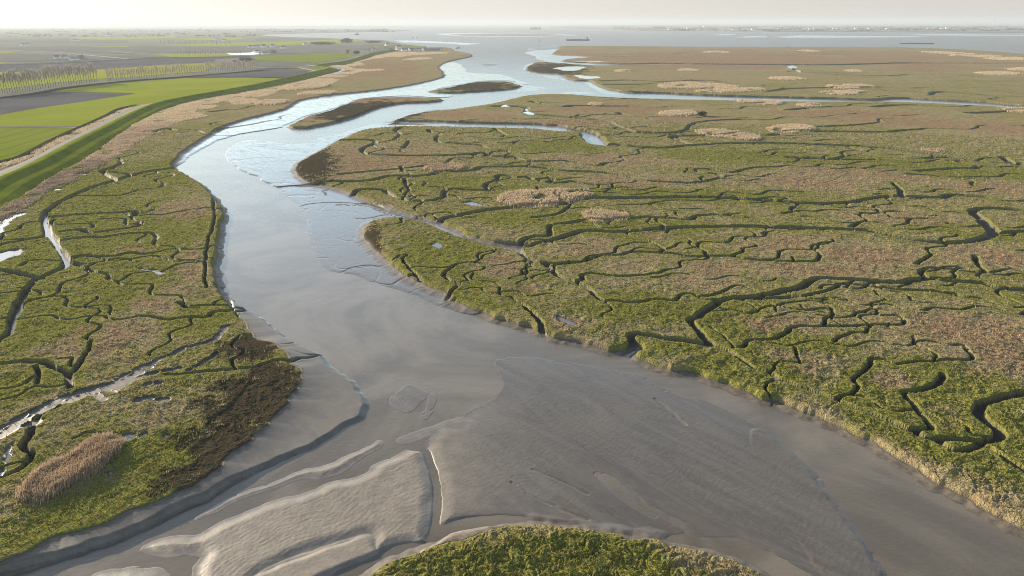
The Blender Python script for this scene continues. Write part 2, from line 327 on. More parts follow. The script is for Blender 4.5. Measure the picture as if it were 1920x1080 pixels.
# broad vegetation patches: x, y, rx, ry, kind (b brown, g fresh green, d dark, s straw)
PATCH = [
 (200,625,80,35,'b'),(150,655,80,25,'b'),(300,560,60,30,'b'),(335,395,60,18,'b'),(365,500,28,40,'b'),(250,470,40,12,'b'),(260,440,110,45,'g'),(250,540,90,40,'g'),(120,620,60,40,'g'),(1800,720,110,40,'g'),(1400,690,80,30,'g'),
 (472,763,84,68,'d'),(412,832,74,46,'d'),(348,888,60,25,'d'),(508,722,60,47,'d'),(470,650,60,26,'d'),(300,780,60,25,'s'),
 (60,470,90,50,'g'),(60,600,80,70,'g'),(150,350,150,30,'g'),(300,330,80,30,'g'),(60,720,80,30,'g'),(300,860,90,60,'g'),(150,960,140,40,'g'),
 (230,450,90,40,'g'),(200,400,80,30,'g'),(370,600,60,25,'g'),
 (585,308,48,36,'d'),(640,320,40,25,'b'),(700,455,16,40,'d'),(715,300,120,30,'b'),
 (930,500,60,25,'b'),(950,545,70,20,'b'),(1060,605,30,12,'b'),(1120,300,120,12,'b'),(1180,340,110,14,'b'),(1110,465,70,18,'b'),(1240,440,60,8,'b'),
 (1330,515,80,28,'b'),(1180,510,60,20,'s'),(1560,515,150,22,'b'),(1640,480,130,18,'b'),(1500,465,150,20,'b'),(1700,410,120,18,'b'),(1850,480,90,25,'b'),
 (1450,605,90,28,'b'),(1540,600,60,15,'b'),(1820,640,130,60,'b'),(1720,600,150,25,'b'),(1680,720,50,22,'b'),(1500,680,60,20,'b'),(1780,790,40,22,'b'),
 (1600,320,150,15,'b'),(1500,340,130,12,'b'),(1850,350,90,15,'b'),(1600,215,170,14,'b'),(1700,230,150,10,'b'),(1880,240,80,14,'b'),(1150,205,170,12,'b'),
 (1290,225,100,8,'b'),(1080,230,90,10,'b'),(850,215,60,8,'b'),(930,220,50,8,'b'),(1150,660,60,20,'g'),(1370,600,60,40,'g'),(1240,650,70,10,'g'),
 (1180,430,160,18,'g'),(1000,410,110,14,'g'),(830,480,90,40,'g'),(900,550,80,30,'g'),(1200,580,120,25,'g'),(1500,640,80,15,'g'),(1640,750,60,45,'g'),
 (1850,830,100,60,'g'),(1750,840,60,30,'g'),(1300,365,200,12,'g'),(1500,300,250,14,'g'),(1750,320,150,16,'g'),(1050,275,90,10,'g'),(850,345,120,16,'g'),
 (680,80,200,40,'b'),(690,130,130,22,'b'),(1400,110,500,22,'b'),(1250,145,200,10,'s'),(700,200,200,30,'b'),(890,162,80,9,'d'),(690,208,120,18,'d'),
 (1040,130,60,12,'d'),(1200,178,80,7,'d'),(1150,760,60,40,'g'),(1500,760,80,15,'s'),(1700,860,120,30,'s'),(1850,940,90,30,'s'),(1100,640,160,10,'s'),
 (1800,430,100,14,'g'),(1060,1050,300,50,'g'),(1330,1060,90,30,'s'),
]

# ------------------------------------------------------------------ terrain heights
f32 = np.float32
MZ = 2.0                                            # marsh platform above low water
MARGIN = 16.0
sd_m = np.full((NR, NA), -MARGIN, f32)
edge_amp = {'right_near': .9, 'left': .8, 'front': .7, 'north': 1.0, 'outer': 1.2, 'isle_long': .9, 'isle_far': 2.2}
marsh_id = np.zeros((NR, NA), np.int8)
for k, (nm, s) in enumerate(MARSH.items()):
    sd = poly_sd(W(s, 1.2), MARGIN, edge_amp[nm], 5.0, seed=3 + k)
    marsh_id = np.where(sd > sd_m, k, marsh_id).astype(np.int8)
    sd_m = np.maximum(sd_m, sd)
print('marsh', round(time.time() - T0, 1))

Z = np.full((NR, NA), -0.6, f32)
WET = np.full((NR, NA), .9, f32); SAND = np.zeros((NR, NA), f32); RIP = np.zeros((NR, NA), f32)
for k, (s, h, w, wet, sand, rip) in enumerate(BARS):
    pts = W(s, 0.2)
    rm = np.median(np.hypot(pts[:, 0], pts[:, 1]))
    sd = poly_sd(pts, w + 1.0, 0.6 if rm < 500 else 1.2, 6.0, seed=40 + 3 * k)
    if k == 6: S5 = sd > 0; SD5 = sd
    ws = w if rm < 700 else w * 2
    z = np.where(sd > 0, .03 + h * sstep(0, ws, sd), .03 - .63 * sstep(0, .4 * w + .4, -sd)).astype(f32)
    m = (z > Z) & (sd > -0.4 * w - .3); wet = wet + (.93 - min(.93, wet)) * np.exp(-np.maximum(sd, 0) / (ws * .8))
    Z = np.where(m, z, Z)
    WET = np.where(m, wet, WET); SAND = np.where(m, sand, SAND); RIP = np.where(m, rip * sstep(0, w, sd), RIP)
d_v = np.full((NR, NA), 60.0, f32)
qv = densify(W("800,840 808,862 815,882 818,930 819,975 813,1000", .3), False)
for a, b in zip(qv[:-1], qv[1:]):
    wn = seg_window(a, b, 60)
    d, _ = seg_dist(a, b, wn); v_ = d_v[wn[0]:wn[1], wn[2]:wn[3]]; np.minimum(v_, d, out=v_)
fan = S5 & (d_v < 59)
ex = np.exp(-d_v / 9.0) - math.exp(-60 / 9.0)
Z = np.where(fan, Z + .34 * ex * sstep(0, 3.2, SD5), Z); SAND = np.where(fan, np.maximum(SAND, .7 * np.exp(-d_v / 13.0)), SAND); RIP = np.where(fan, np.maximum(RIP, .6 * ex), RIP)
WET = np.where(fan, WET * (1 - .45 * np.exp(-d_v / 13.0)), WET)
print('bars', round(time.time() - T0, 1))

act = (Z > -0.5) | (sd_m > -7)
ia = np.nonzero(act)
xa = X[ia].astype(np.float64); ya = Y[ia].astype(np.float64); ca = np.broadcast_to(CELL, X.shape)[ia]
def lod(wl): return sstep(1.3, 2.8, wl / ca).astype(f32)
# ripples on the sand bars: streaky drainage lines running with the ebb
e1 = W("380,1040 760,860"); dv = e1[1] - e1[0]; dv /= np.hypot(*dv)
al = xa * dv[0] + ya * dv[1]; ac = -xa * dv[1] + ya * dv[0]
wob = perlin(xa / 11, ya / 11, 5) * 2.0 + perlin(xa / 4, ya / 4, 6) * .6
n1 = 1 - np.abs(perlin(al / 13.0 + wob * .25, (ac + wob) / .85, 8)) * 2
n2 = perlin(al / 2.2, (ac + wob * .7) / .5, 9) * lod(.6)
n3 = perlin(xa / 14, ya / 14, 12)
n4 = perlin(xa / .55, ya / .8, 13) * lod(.7)
rp = RIP[ia]
streak = (n1 - .4)
Za = Z[ia]
mud_rel = rp * (-.018 * np.clip(streak, 0, 1) * lod(1.2) + .016 * n2 + .016 * n4) + rp * .05 * n3 * (Za > 0) * np.minimum(1, 0.3 + 3 * np.abs(Za))
drain = np.abs(perlin(xa / 30 + wob * .2, ya / 30, 21)); drain2 = np.abs(perlin(xa / 9, ya / 9 + wob * .1, 22))
wetm = WET[ia]
mud_rel -= .10 * sstep(.05, .0, drain) * (wetm > .9) + .02 * sstep(.10, .0, drain2) * (wetm > .9) * lod(5)
STREAK = np.zeros((NR, NA), f32); STREAK[ia] = np.clip(streak, 0, 1) * rp
Z[ia] = Za + mud_rel * (Za > -.3)
# V-shaped gullies cut in the sand bars
def groove(s, width, depth, z=0.2, jit=.25, asym=None):
    q = jitter(densify(W(s, z), False), jit, 3.0, 77)
    for a, b in zip(q[:-1], q[1:]):
        wn = seg_window(a, b, width * 1.6)
        if wn is None: continue
        d, _ = seg_dist(a, b, wn)
        zz = Z[wn[0]:wn[1], wn[2]:wn[3]]; lim = np.maximum(zz - depth * (1 - sstep(0, width, d)), -.35)
        key = (wn, )
        G = GR[wn[0]:wn[1], wn[2]:wn[3]]
        np.maximum(G, (1 - sstep(0.1 * width, width, d)) * depth, out=G)
GR = np.zeros((NR, NA), f32)
groove("770,838 792,842 804,858 814,890 818,930 817,965 811,1000 806,1022", 1.0, .6)
groove("640,1075 700,1052 745,1030 800,1022", 1.6, .6)
groove("812,1012 845,988 900,979 960,977 1010,983 1080,989", 2.2, .45)
groove("1120,888 1150,915 1180,940 1225,965", .8, .3); groove("1230,748 1262,775 1282,795", .7, .25)
groove("600,668 575,676 560,678 548,684", .9, .5); groove("600,669 565,667 545,662", .5, .25); groove("565,643 530,652 505,648", .5, .25)
groove("522,351 545,349 575,347 612,345", 1.5, .5); groove("562,390 580,383 620,380 655,381", 1.6, .45)
groove("465,580 480,592 510,614", .6, .3)
groove("960,905 1000,930 1060,958 1105,972", .5, .14); groove("1000,880 1060,905 1100,925", .5, .1)
Z -= GR
# ---- marsh surface
amp_big = perlin(xa / 55, ya / 55, 31) * .5 + perlin(xa / 140, ya / 140, 32) * .6
wx = xa + 1.2 * perlin(xa / 3, ya / 3, 60); wy = ya + 1.2 * perlin(xa / 3, ya / 3, 61)
w1, v1 = worley(wx / .72, wy / .72, 3)
w2, v2 = worley(wx / 1.9 + 9, wy / 1.9, 5)
wx = xa + 1.2 * perlin(xa / 3, ya / 3, 60); wy = ya + 1.2 * perlin(xa / 3, ya / 3, 61)
f3 = perlin(wx / 2.3, wy / 2.9, 33); f6 = perlin(wx / 7.5, wy / 7.5, 34); f1 = perlin(wx / .6, wy / .6, 35)
f15 = perlin(xa / 17, ya / 17, 36)
mid = marsh_id[ia]
tall = np.clip(.75 + .5 * amp_big, .35, 1.3)
tall = np.where(mid == 2, 1.1, tall * .85)
w4, v4 = worley(wx / 5.2 + 3, wy / 5.2, 8)
tuft = tall * (.30 * (.75 - w1) * (.35 + 1.2 * v1) * lod(.9) + .26 * (.7 - w2) * (.3 + 1.2 * v2) * lod(2.2) + .30 * f3 * lod(2.6) + .22 * f1 * lod(.7) + .22 * (.6 - w4) * v4) + .16 * f6 + .1 * f15
marshz = MZ - .5 * np.exp(-np.maximum(sd_m[ia], 0) / 4.0) * (mid == 0) - .5 * (mid == 2) + tuft * (.45 + .55 * sstep(0, 3.5, sd_m[ia]))
sdm = sd_m[ia]
Zm = Z[ia]
bank_n = perlin(xa / 2.2, ya / 2.2, 51) * .5 + perlin(xa / 6, ya / 6, 52) * .6
apw = 4.2 + .8 * bank_n
apron = np.maximum(Zm, np.where(Zm < .02, -.25, Zm)) + (.8 + .12 * bank_n) * np.clip(1 + (sdm + .2) / np.maximum(apw, 1.2), 0, 1) ** 1.4
tb = sstep(-.75, .35, sdm + .12 * bank_n)
Zt = np.where(sdm > -6, np.minimum(apron, 1.5) * (1 - tb) + marshz * tb, Zm)
low_bank = (mid == 1) & (Zm > .2) & (ya < 262) & (xa > -200)
Zr = Zm + (1.7 - Zm) * np.clip(1 + (sdm + .3) / 15.0, 0, 1) ** 3
Zt = np.where(sdm > -apw, Zt, Zm)
Zt = np.where(low_bank, Zr * (1 - tb) + (marshz - .15) * tb, Zt)
LOWB = np.zeros((NR, NA), bool); LOWB[ia] = low_bank
Z[ia] = Zt
print('surf', round(time.time() - T0, 1))
rb = random.Random(5)
base_creeks = [W(c[0], 1.0) for c in CREEKS]
side = []
for c in base_creeks:
    q = densify(c, False, True, .01, 3.0); L = np.hypot(*np.diff(q, axis=0).T).sum(); rc = np.hypot(*q.mean(0))
    if rc > 1500: continue
    for _ in range(int(L / (30 + .08 * rc) + rb.random())):
        i = rb.randrange(1, len(q) - 1) if len(q) > 3 else 1
        p = q[i].copy(); d = q[min(i + 1, len(q) - 1)] - q[i - 1]; a = math.atan2(d[1], d[0]) + rb.choice((-1, 1)) * rb.uniform(.7, 1.6)
        ln = rb.uniform(9, 34) * (.6 + rc / 500); st = max(1.6, rc * .008); pts_ = [p.copy()]; ph = rb.uniform(0, 6)
        for k in range(max(3, int(ln / st))):
            aa_ = a + .75 * math.sin(ph + k * .8) + rb.uniform(-.3, .3)
            p = p + st * np.array([math.cos(aa_), math.sin(aa_)]); pts_.append(p.copy())
        side.append((np.array(pts_), rb.uniform(.6, 1.1), rb.uniform(.7, 1.1), 't'))
def wander(p, a, ln, st, amp):
    out = [p.copy()]; ph = rb.uniform(0, 6); om = rb.uniform(.55, .85)
    for k in range(max(4, int(ln / st))):
        aa_ = a + amp * math.sin(ph + k * om) + rb.uniform(-.25, .25); p = p + st * np.array([math.cos(aa_), math.sin(aa_)]); out.append(p.copy())
    return np.array(out)
for c, q in zip(CREEKS, base_creeks):               # every tapering creek dwindles into a long hair-thin head
    rc = np.hypot(*q[-1])
    if "t" not in c[3] or rc > 1100 or rc < 190: continue
    d = q[-1] - q[-2]; side.append((wander(q[-1].copy(), math.atan2(d[1], d[0]), rb.uniform(22, 55) * (.6 + rc / 450), max(1.8, rc * .009), .7), .9, 1.0, 't'))
for (x0, x1, y0, y1, cnt) in ((760, 1880, 300, 420, 18), (980, 1900, 430, 560, 11), (30, 370, 360, 560, 3), (700, 1800, 205, 300, 16)):
    for _ in range(cnt):                            # hair-thin runnels across the open marsh, mostly athwart the view
        p = P(rb.uniform(x0, x1), rb.uniform(y0, y1), 1)[:2]; rc = np.hypot(*p)
        side.append((wander(p, rb.choice((0, math.pi)) + rb.uniform(-.5, .5), rb.uniform(18, 60) * (.6 + rc / 450), max(1.8, rc * .009), .8), .8, .9, 't'))
print('side creeks', len(side))
# ---- creeks
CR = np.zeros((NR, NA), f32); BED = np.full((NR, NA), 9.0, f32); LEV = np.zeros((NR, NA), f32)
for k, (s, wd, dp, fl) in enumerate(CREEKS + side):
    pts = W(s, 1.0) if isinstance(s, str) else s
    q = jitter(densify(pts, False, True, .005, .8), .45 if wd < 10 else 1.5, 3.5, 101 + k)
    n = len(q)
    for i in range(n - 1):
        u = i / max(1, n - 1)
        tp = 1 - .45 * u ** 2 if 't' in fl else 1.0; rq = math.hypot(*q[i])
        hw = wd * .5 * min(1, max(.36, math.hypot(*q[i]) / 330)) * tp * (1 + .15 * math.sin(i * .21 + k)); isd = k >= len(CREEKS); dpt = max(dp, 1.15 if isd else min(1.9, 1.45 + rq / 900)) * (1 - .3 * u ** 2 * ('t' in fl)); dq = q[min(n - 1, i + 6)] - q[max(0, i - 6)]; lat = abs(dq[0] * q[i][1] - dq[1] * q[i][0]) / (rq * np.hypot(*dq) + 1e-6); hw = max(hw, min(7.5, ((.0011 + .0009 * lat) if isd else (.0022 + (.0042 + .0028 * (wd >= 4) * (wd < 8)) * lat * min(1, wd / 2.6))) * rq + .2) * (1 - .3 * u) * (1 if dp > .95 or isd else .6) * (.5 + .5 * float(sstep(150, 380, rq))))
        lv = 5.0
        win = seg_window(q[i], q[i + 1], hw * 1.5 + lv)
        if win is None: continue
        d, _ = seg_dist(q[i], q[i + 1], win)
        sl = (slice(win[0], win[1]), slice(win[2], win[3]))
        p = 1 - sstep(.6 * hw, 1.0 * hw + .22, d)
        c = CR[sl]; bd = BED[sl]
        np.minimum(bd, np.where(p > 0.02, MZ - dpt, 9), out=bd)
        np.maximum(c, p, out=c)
        L = LEV[sl]; np.maximum(L, np.exp(-np.maximum(d - hw, 0) / 1.8).astype(f32), out=L)
inM = sd_m > -2.5
LEV = LEV * inM
bed = np.minimum(np.where(BED > 5, 0, BED), Z - .12)
bed = bed + .06 * perlin(X / 2.0, Y / 2.0, 66)
Zs = MZ + .12 + .05 * perlin(X / 3.0, Y / 3.0, 67); Z = np.where((sd_m > .5) & (LEV > 0), Z + (Zs - Z) * .55 * LEV, Z)
Z = np.where(CR > 0, Z + .18 * LEV * (1 - CR) * (sd_m > 0), Z + .18 * LEV * (sd_m > 0))
Z = np.where(CR > .01, Z * (1 - CR) + np.minimum(bed, Z) * CR, Z)
print('creeks', round(time.time() - T0, 1))
# ---- braided muddy strip and pools
BR = np.zeros((NR, NA), f32)
for k, (s, wd) in enumerate(BRAIDS):
    q = jitter(densify(W(s, 1.9), False), .8, 4.0, 300 + k)
    for i in range(len(q) - 1):
        win = seg_window(q[i], q[i + 1], wd)
        if win is None: continue
        d, _ = seg_dist(q[i], q[i + 1], win)
        B = BR[win[0]:win[1], win[2]:win[3]]
        np.maximum(B, 1 - sstep(.22 * wd, .46 * wd, d), out=B)
bn = np.zeros((NR, NA), f32); bn[ia] = perlin(wx / 2.5, wy / 5, 41) + .6 * perlin(wx / 1.1, wy / 1.6, 42)
BR = BR * sstep(-.35, .1, BR * 1.0 - .62 + bn * .85)
Z = Z * (1 - BR) + BR * (MZ - .28 + .04 * np.clip(bn, -1, 1))
WET = np.where(sd_m > 0, .42, WET); SAND = np.where(sd_m > 0, .05 * BR, SAND)
pool_world = []
POOLM = np.zeros((NR, NA), f32)
for k, (s,) in enumerate(POOLS):
    pts = W(s, 1.8)
    q = jitter(densify(pts, True), .9 if np.hypot(*pts[0]) < 500 else 3.5, 3.0, 400 + k)
    pool_world.append(q)
    sd = poly_sd(q, 3.0, 0, 1, smooth=False)
    m = sstep(-1.2, .5, sd)
    POOLM = np.maximum(POOLM, m)
Z = np.where(POOLM > 0, Z * (1 - POOLM) + np.minimum(Z, 1.55 + .14 * bn) * POOLM, Z)
print('pools', round(time.time() - T0, 1))

# ---- vegetation masks
GREEN = np.zeros((NR, NA), f32); BROWN = np.zeros((NR, NA), f32); DARK = np.zeros((NR, NA), f32)
for (px, py, rx, ry, kd) in PATCH:
    c = P(px, py, MZ)[:2]; l = P(px - rx, py, MZ)[:2]; n_ = P(px, py + ry, MZ)[:2]; fr = P(px, max(py - ry, 60), MZ)[:2]
    rc = np.hypot(*c); ac_ = math.atan2(c[0], c[1])
    dl = max(2, np.hypot(*(c - l))); dn = max(2, rc - np.hypot(*n_)); df = max(2, np.hypot(*fr) - rc)
    j0 = max(0, np.searchsorted(R, rc - dn * 1.6)); j1 = min(NR, np.searchsorted(R, rc + df * 1.6))
    i0 = max(0, np.searchsorted(AZ, ac_ - dl * 1.6 / rc)); i1 = min(NA, np.searchsorted(AZ, ac_ + dl * 1.6 / rc))
    if j1 <= j0 or i1 <= i0: continue
    rr = R[j0:j1, None] - rc; aa = (AZ[None, i0:i1] - ac_) * rc
    e = np.sqrt((aa / dl) ** 2 + np.where(rr > 0, rr / df, rr / dn) ** 2)
    xs_, ys_ = X[j0:j1, i0:i1].astype(np.float64), Y[j0:j1, i0:i1].astype(np.float64); sz = max(6., min(dl, dn + df) * .35)
    e = e + .45 * perlin(xs_ / sz, ys_ / sz, 120) + .35 * perlin(xs_ / sz * 2.6, ys_ / sz * 2.6, 121)
    val = (1 - sstep(.35, 1.5, e)).astype(f32)
    sl = (slice(j0, j1), slice(i0, i1))
    T = {'b': BROWN, 'g': GREEN, 'd': DARK, 's': BROWN}[kd]
    np.maximum(T[sl], val * (.5 if kd == 's' else 1), out=T[sl])
GREEN = np.clip(GREEN + .5 * LEV, 0, 1); BROWN = BROWN * (1 - .85 * LEV)
edge = np.exp(-np.maximum(sd_m, 0) / 1.8).astype(f32)
EDGE = np.where(sd_m > -2, edge, 0).astype(f32)
MUD = np.maximum.reduce([sstep(.14, .45, CR), sstep(.1, .5, BR), sstep(.35, .8, POOLM), 1 - sstep(-.75, -.25, sd_m)]).astype(f32)
steep_up = (sd_m > -4.5) & (sd_m < .5)
BANK = np.maximum(np.where(steep_up & (~LOWB | (sd_m > -1.3)), (1 - sstep(1.5, 4.5, -sd_m)) * .9, 0), sstep(.2, .6, CR) * .8, BR * .7).astype(f32)
cls = np.where(sd_m > -.25, 1, 0).astype(np.int8)

def grid_object(name, fm, mat):
    j, i = np.nonzero(fm)
    base = j * NA + i
    quads = np.stack([base, base + 1, base + NA + 1, base + NA], 1)[:, ::-1]
    used, inv = np.unique(quads.ravel(), return_inverse=True)
    fv = np.stack([X.ravel()[used], Y.ravel()[used], Z.ravel()[used]], 1)
    me = np_mesh(name, fv, inv.reshape(-1, 4), True)
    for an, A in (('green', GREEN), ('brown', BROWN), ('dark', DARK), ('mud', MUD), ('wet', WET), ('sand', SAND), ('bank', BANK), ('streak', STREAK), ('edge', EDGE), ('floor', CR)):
        at = me.attributes.new(an, 'FLOAT', 'POINT')
        at.data.foreach_set('value', np.ascontiguousarray(A.ravel()[used], f32))
    o = link_mesh(name, me, mat)
    tag(o, kind='structure')
    print(name, len(used))
    return o

# ------------------------------------------------------------------ materials
def new_mat(name):
    m = bpy.data.materials.new(name); m.use_nodes = True
    nt = m.node_tree; b = nt.nodes['Principled BSDF']
    return m, nt, b

class G:
    """tiny node helper"""
    def __init__(s, nt): s.nt = nt
    def n(s, t, **kw):
        nd = s.nt.nodes.new(t)
        for k, v in kw.items(): setattr(nd, k, v)
        return nd
    def l(s, a, b): s.nt.links.new(a, b)
    def noise(s, scale, detail=3, rough=.55, vec=None, dist=0):
        nd = s.n('ShaderNodeTexNoise'); nd.inputs['Scale'].default_value = scale
        nd.inputs['Detail'].default_value = detail; nd.inputs['Roughness'].default_value = rough
        nd.inputs['Distortion'].default_value = dist
        if vec is not None: s.l(vec, nd.inputs['Vector'])
        return nd.outputs['Fac']
    def pos(s, sx=1, sy=1, sz=1, rz=0):
        g = s.n('ShaderNodeNewGeometry'); m = s.n('ShaderNodeMapping')
        m.inputs['Scale'].default_value = (sx, sy, sz); m.inputs['Rotation'].default_value = (0, 0, rz)
        s.l(g.outputs['Position'], m.inputs['Vector']); return m.outputs['Vector']
    def obj(s):
        t = s.n('ShaderNodeTexCoord'); return t.outputs['Object']
    def attr(s, name):
        a = s.n('ShaderNodeAttribute'); a.attribute_name = name; return a.outputs['Fac']
    def math(s, op, a, b=None, clamp=False):
        m = s.n('ShaderNodeMath'); m.operation = op; m.use_clamp = clamp
        for i, v in enumerate((a, b)):
            if v is None: continue
            if isinstance(v, (int, float)): m.inputs[i].default_value = v
            else: s.l(v, m.inputs[i])
        return m.outputs[0]
    def ramp(s, fac, lo, hi):
        m = s.n('ShaderNodeMapRange'); m.interpolation_type = 'SMOOTHSTEP'
        m.inputs['From Min'].default_value = lo; m.inputs['From Max'].default_value = hi
        s.l(fac, m.inputs['Value']); return m.outputs['Result']
    def mix(s, fac, a, b):
        m = s.n('ShaderNodeMix'); m.data_type = 'RGBA'
        if isinstance(fac, (int, float)): m.inputs[0].default_value = fac
        else: s.l(fac, m.inputs[0])
        for i, v in ((6, a), (7, b)):
            if isinstance(v, tuple): m.inputs[i].default_value = (*v, 1)
            else: s.l(v, m.inputs[i])
        return m.outputs[2]
    def bump(s, h, strength, dist, normal=None):
        b = s.n('ShaderNodeBump'); b.inputs['Strength'].default_value = strength; b.inputs['Distance'].default_value = dist
        s.l(h, b.inputs['Height'])
        if normal is not None: s.l(normal, b.inputs['Normal'])
        return b.outputs['Normal']

def terrain_mat():
    m, nt, b = new_mat('marsh_and_mud'); g = G(nt)
    p = g.pos()
    nf = g.noise(3.0, 3, .65, p); nm = g.noise(.75, 4, .68, p); nl = g.noise(.11, 3, .55, p, .6); nx = g.noise(.022, 3, .55, p, .5)
    # greenness
    gr = g.math('ADD', g.math('MULTIPLY', g.attr('green'), .42), g.math('MULTIPLY', nl, .62))
    gr = g.math('ADD', gr, g.math('MULTIPLY', nm, .55)); gr = g.math('ADD', gr, g.math('MULTIPLY', nx, .45))
    gr = g.math('SUBTRACT', gr, g.math('MULTIPLY', g.attr('brown'), .42))
    gfac = g.ramp(g.math('ADD', gr, g.math('MULTIPLY', nf, .25)), .77, 1.17)
    straw = g.mix(g.ramp(nf, .3, .7), STRAW_A, STRAW_B)
    green = g.mix(g.ramp(nf, .35, .68), GREEN_A, GREEN_B)
    veg = g.mix(gfac, straw, green)
    bf = g.math('MULTIPLY', g.ramp(g.math('ADD', g.math('MULTIPLY', g.attr('brown'), .36), g.math('ADD', g.math('MULTIPLY', nm, .6), g.math('MULTIPLY', nl, .35))), .6, .88), .8)
    veg = g.mix(bf, veg, BROWNC)
    df = g.ramp(g.math('ADD', g.math('MULTIPLY', g.attr('dark'), .75), g.math('MULTIPLY', nf, .5)), .42, .72)
    veg = g.mix(df, veg, g.mix(g.ramp(nm, .4, .62), (.066, .048, .033), (.045, .047, .022)))
    ed = g.math('MULTIPLY', g.attr('edge'), g.ramp(nm, .42, .6))
    veg = g.mix(g.math('MULTIPLY', ed, .15), veg, (.20, .15, .085))
    # mud
    mudn = g.noise(.35, 4, .6, p, .4)
    e_ = W("1000,700 1600,1000"); fa = math.atan2(e_[1][1] - e_[0][1], e_[1][0] - e_[0][0])
    def along(k):
        gg = g.n('ShaderNodeNewGeometry'); mp = g.n('ShaderNodeMapping'); mp.vector_type = 'TEXTURE'
        mp.inputs['Rotation'].default_value = (0, 0, fa); mp.inputs['Scale'].default_value = (k, 1, 1)
        g.l(gg.outputs['Position'], mp.inputs['Vector']); return mp.outputs['Vector']
    fl = g.noise(.16, 5, .62, along(5.0), 2.2); fl2 = g.noise(2.0, 3, .6, along(3.0), .8)
    flow = g.math('ADD', g.math('MULTIPLY', fl, .7), g.math('MULTIPLY', fl2, .3))
    wetc = g.mix(g.ramp(flow, .34, .68), (.078, .068, .058), (.122, .109, .094))
    wetc = g.mix(g.math('MULTIPLY', g.ramp(g.noise(.05, 3, .6, p, 1.5), .5, .7), .5), wetc, (.115, .09, .068))
    dry = g.mix(g.ramp(mudn, .35, .65), (.21, .18, .15), (.275, .238, .195))
    mud = g.mix(g.attr('sand'), wetc, dry)
    mud = g.mix(g.math('MULTIPLY', g.ramp(g.attr('streak'), .35, .75), .75), mud, (.125, .088, .062))
    bankc = g.mix(g.ramp(nm, .35, .65), (.085, .069, .054), (.17, .138, .105))
    mud = g.mix(g.attr('bank'), mud, bankc)
    mud = g.mix(g.math('MULTIPLY', g.ramp(g.attr('floor'), .25, .6), .8), mud, (.052, .045, .036))  # dark wet creek mud, with the trench's shade also put into its colour
    col = g.mix(g.attr('mud'), veg, mud)
    g.l(col, b.inputs['Base Color'])
    # roughness: wet mud mirrors the sky
    w = g.math('MULTIPLY', g.attr('wet'), g.attr('mud'))
    w = g.math('MULTIPLY', w, g.math('SUBTRACT', 1.0, g.math('MULTIPLY', g.attr('bank'), .6)))
    rough = g.math('SUBTRACT', .9, g.math('MULTIPLY', w, .83))
    rough = g.math('ADD', rough, g.math('MULTIPLY', g.math('MULTIPLY', g.ramp(flow, .4, .65), .12), g.attr('mud')))
    g.l(rough, b.inputs['Roughness'])
    g.l(g.math('MULTIPLY', g.attr('mud'), g.math('ADD', .12, g.math('MULTIPLY', g.attr('wet'), .42))), b.inputs['Specular IOR Level'])
    hv = g.math('ADD', g.math('MULTIPLY', nf, .22), g.math('MULTIPLY', nm, .7))
    hv = g.math('MULTIPLY', hv, g.math('SUBTRACT', 1.0, g.attr('mud')))
    pr = g.pos(.35, 1, 1, .55)
    hm = g.math('MULTIPLY', g.math('MULTIPLY', g.noise(2.6, 3, .6, pr), .07), g.math('MULTIPLY', g.attr('mud'), g.math('SUBTRACT', 1.0, g.attr('wet'))))
    g.l(g.bump(g.math('ADD', hv, hm), 1.0, 1.0), b.inputs['Normal'])
    return m
STRAW_A, STRAW_B = (.20, .162, .082), (.345, .282, .16)
GREEN_A, GREEN_B = (.115, .118, .026), (.255, .245, .062)
BROWNC = (.25, .155, .092)

def water_mat(name='turbid_water', base=(.142, .120, .090), rough=.22, bump=.03):
    m, nt, b = new_mat(name); g = G(nt)
    p = g.pos()
    n = g.noise(.016, 4, .6, p, 2.5)
    g.l(g.mix(g.ramp(n, .35, .65), tuple(c * .75 for c in base), tuple(c * 1.3 for c in base)), b.inputs['Base Color'])
    sx = g.n('ShaderNodeSeparateXYZ'); g.l(p, sx.inputs[0])
    g.l(g.math('ADD', rough, g.math('MULTIPLY', g.ramp(sx.outputs[1], 700, 2200), .2)), b.inputs['Roughness']); b.inputs['IOR'].default_value = 1.5
    h = g.math('ADD', g.noise(1.3, 3, .6, g.pos(.6, 1, 1, .5)), g.math('MULTIPLY', g.noise(.25, 2, .5, p), .8))
    g.l(g.bump(h, 1.0, bump), b.inputs['Normal'])
    return m

def plain_mat(name, col, rough=.8, var=.15, scale=.4, spec=.2, bump=0):
    m, nt, b = new_mat(name); g = G(nt)
    n = g.noise(scale, 3, .6, g.pos())
    g.l(g.mix(g.ramp(n, .3, .7), tuple(c * (1 - var) for c in col), tuple(min(1, c * (1 + var)) for c in col)), b.inputs['Base Color'])
    b.inputs['Roughness'].default_value = rough; b.inputs['Specular IOR Level'].default_value = spec if spec > .15 else 0
    if bump: g.l(g.bump(n, 1, bump), b.inputs['Normal'])
    return m

def field_mat(name, c1, c2, ang, lines=.35, step=.055):
    m, nt, b = new_mat(name); g = G(nt)
    p = g.pos(1, 1, 1, ang)
    n = g.noise(.012, 4, .6, g.pos(), .5); nf = g.noise(.4, 3, .6, g.pos())
    wv = g.n('ShaderNodeTexWave'); wv.inputs['Scale'].default_value = step; wv.inputs['Distortion'].default_value = .6
    wv.inputs['Detail'].default_value = 1
    g.l(p, wv.inputs['Vector'])
    base = g.mix(g.ramp(g.math('ADD', g.math('MULTIPLY', n, .8), g.math('MULTIPLY', nf, .2)), .35, .65), c1, c2)
    ln = g.math('MULTIPLY', g.ramp(wv.outputs['Fac'], .93, 1.0), lines)
    g.l(g.mix(ln, base, tuple(c * .55 for c in c1)), b.inputs['Base Color'])
    b.inputs['Roughness'].default_value = .95; b.inputs['Specular IOR Level'].default_value = 0
    return m

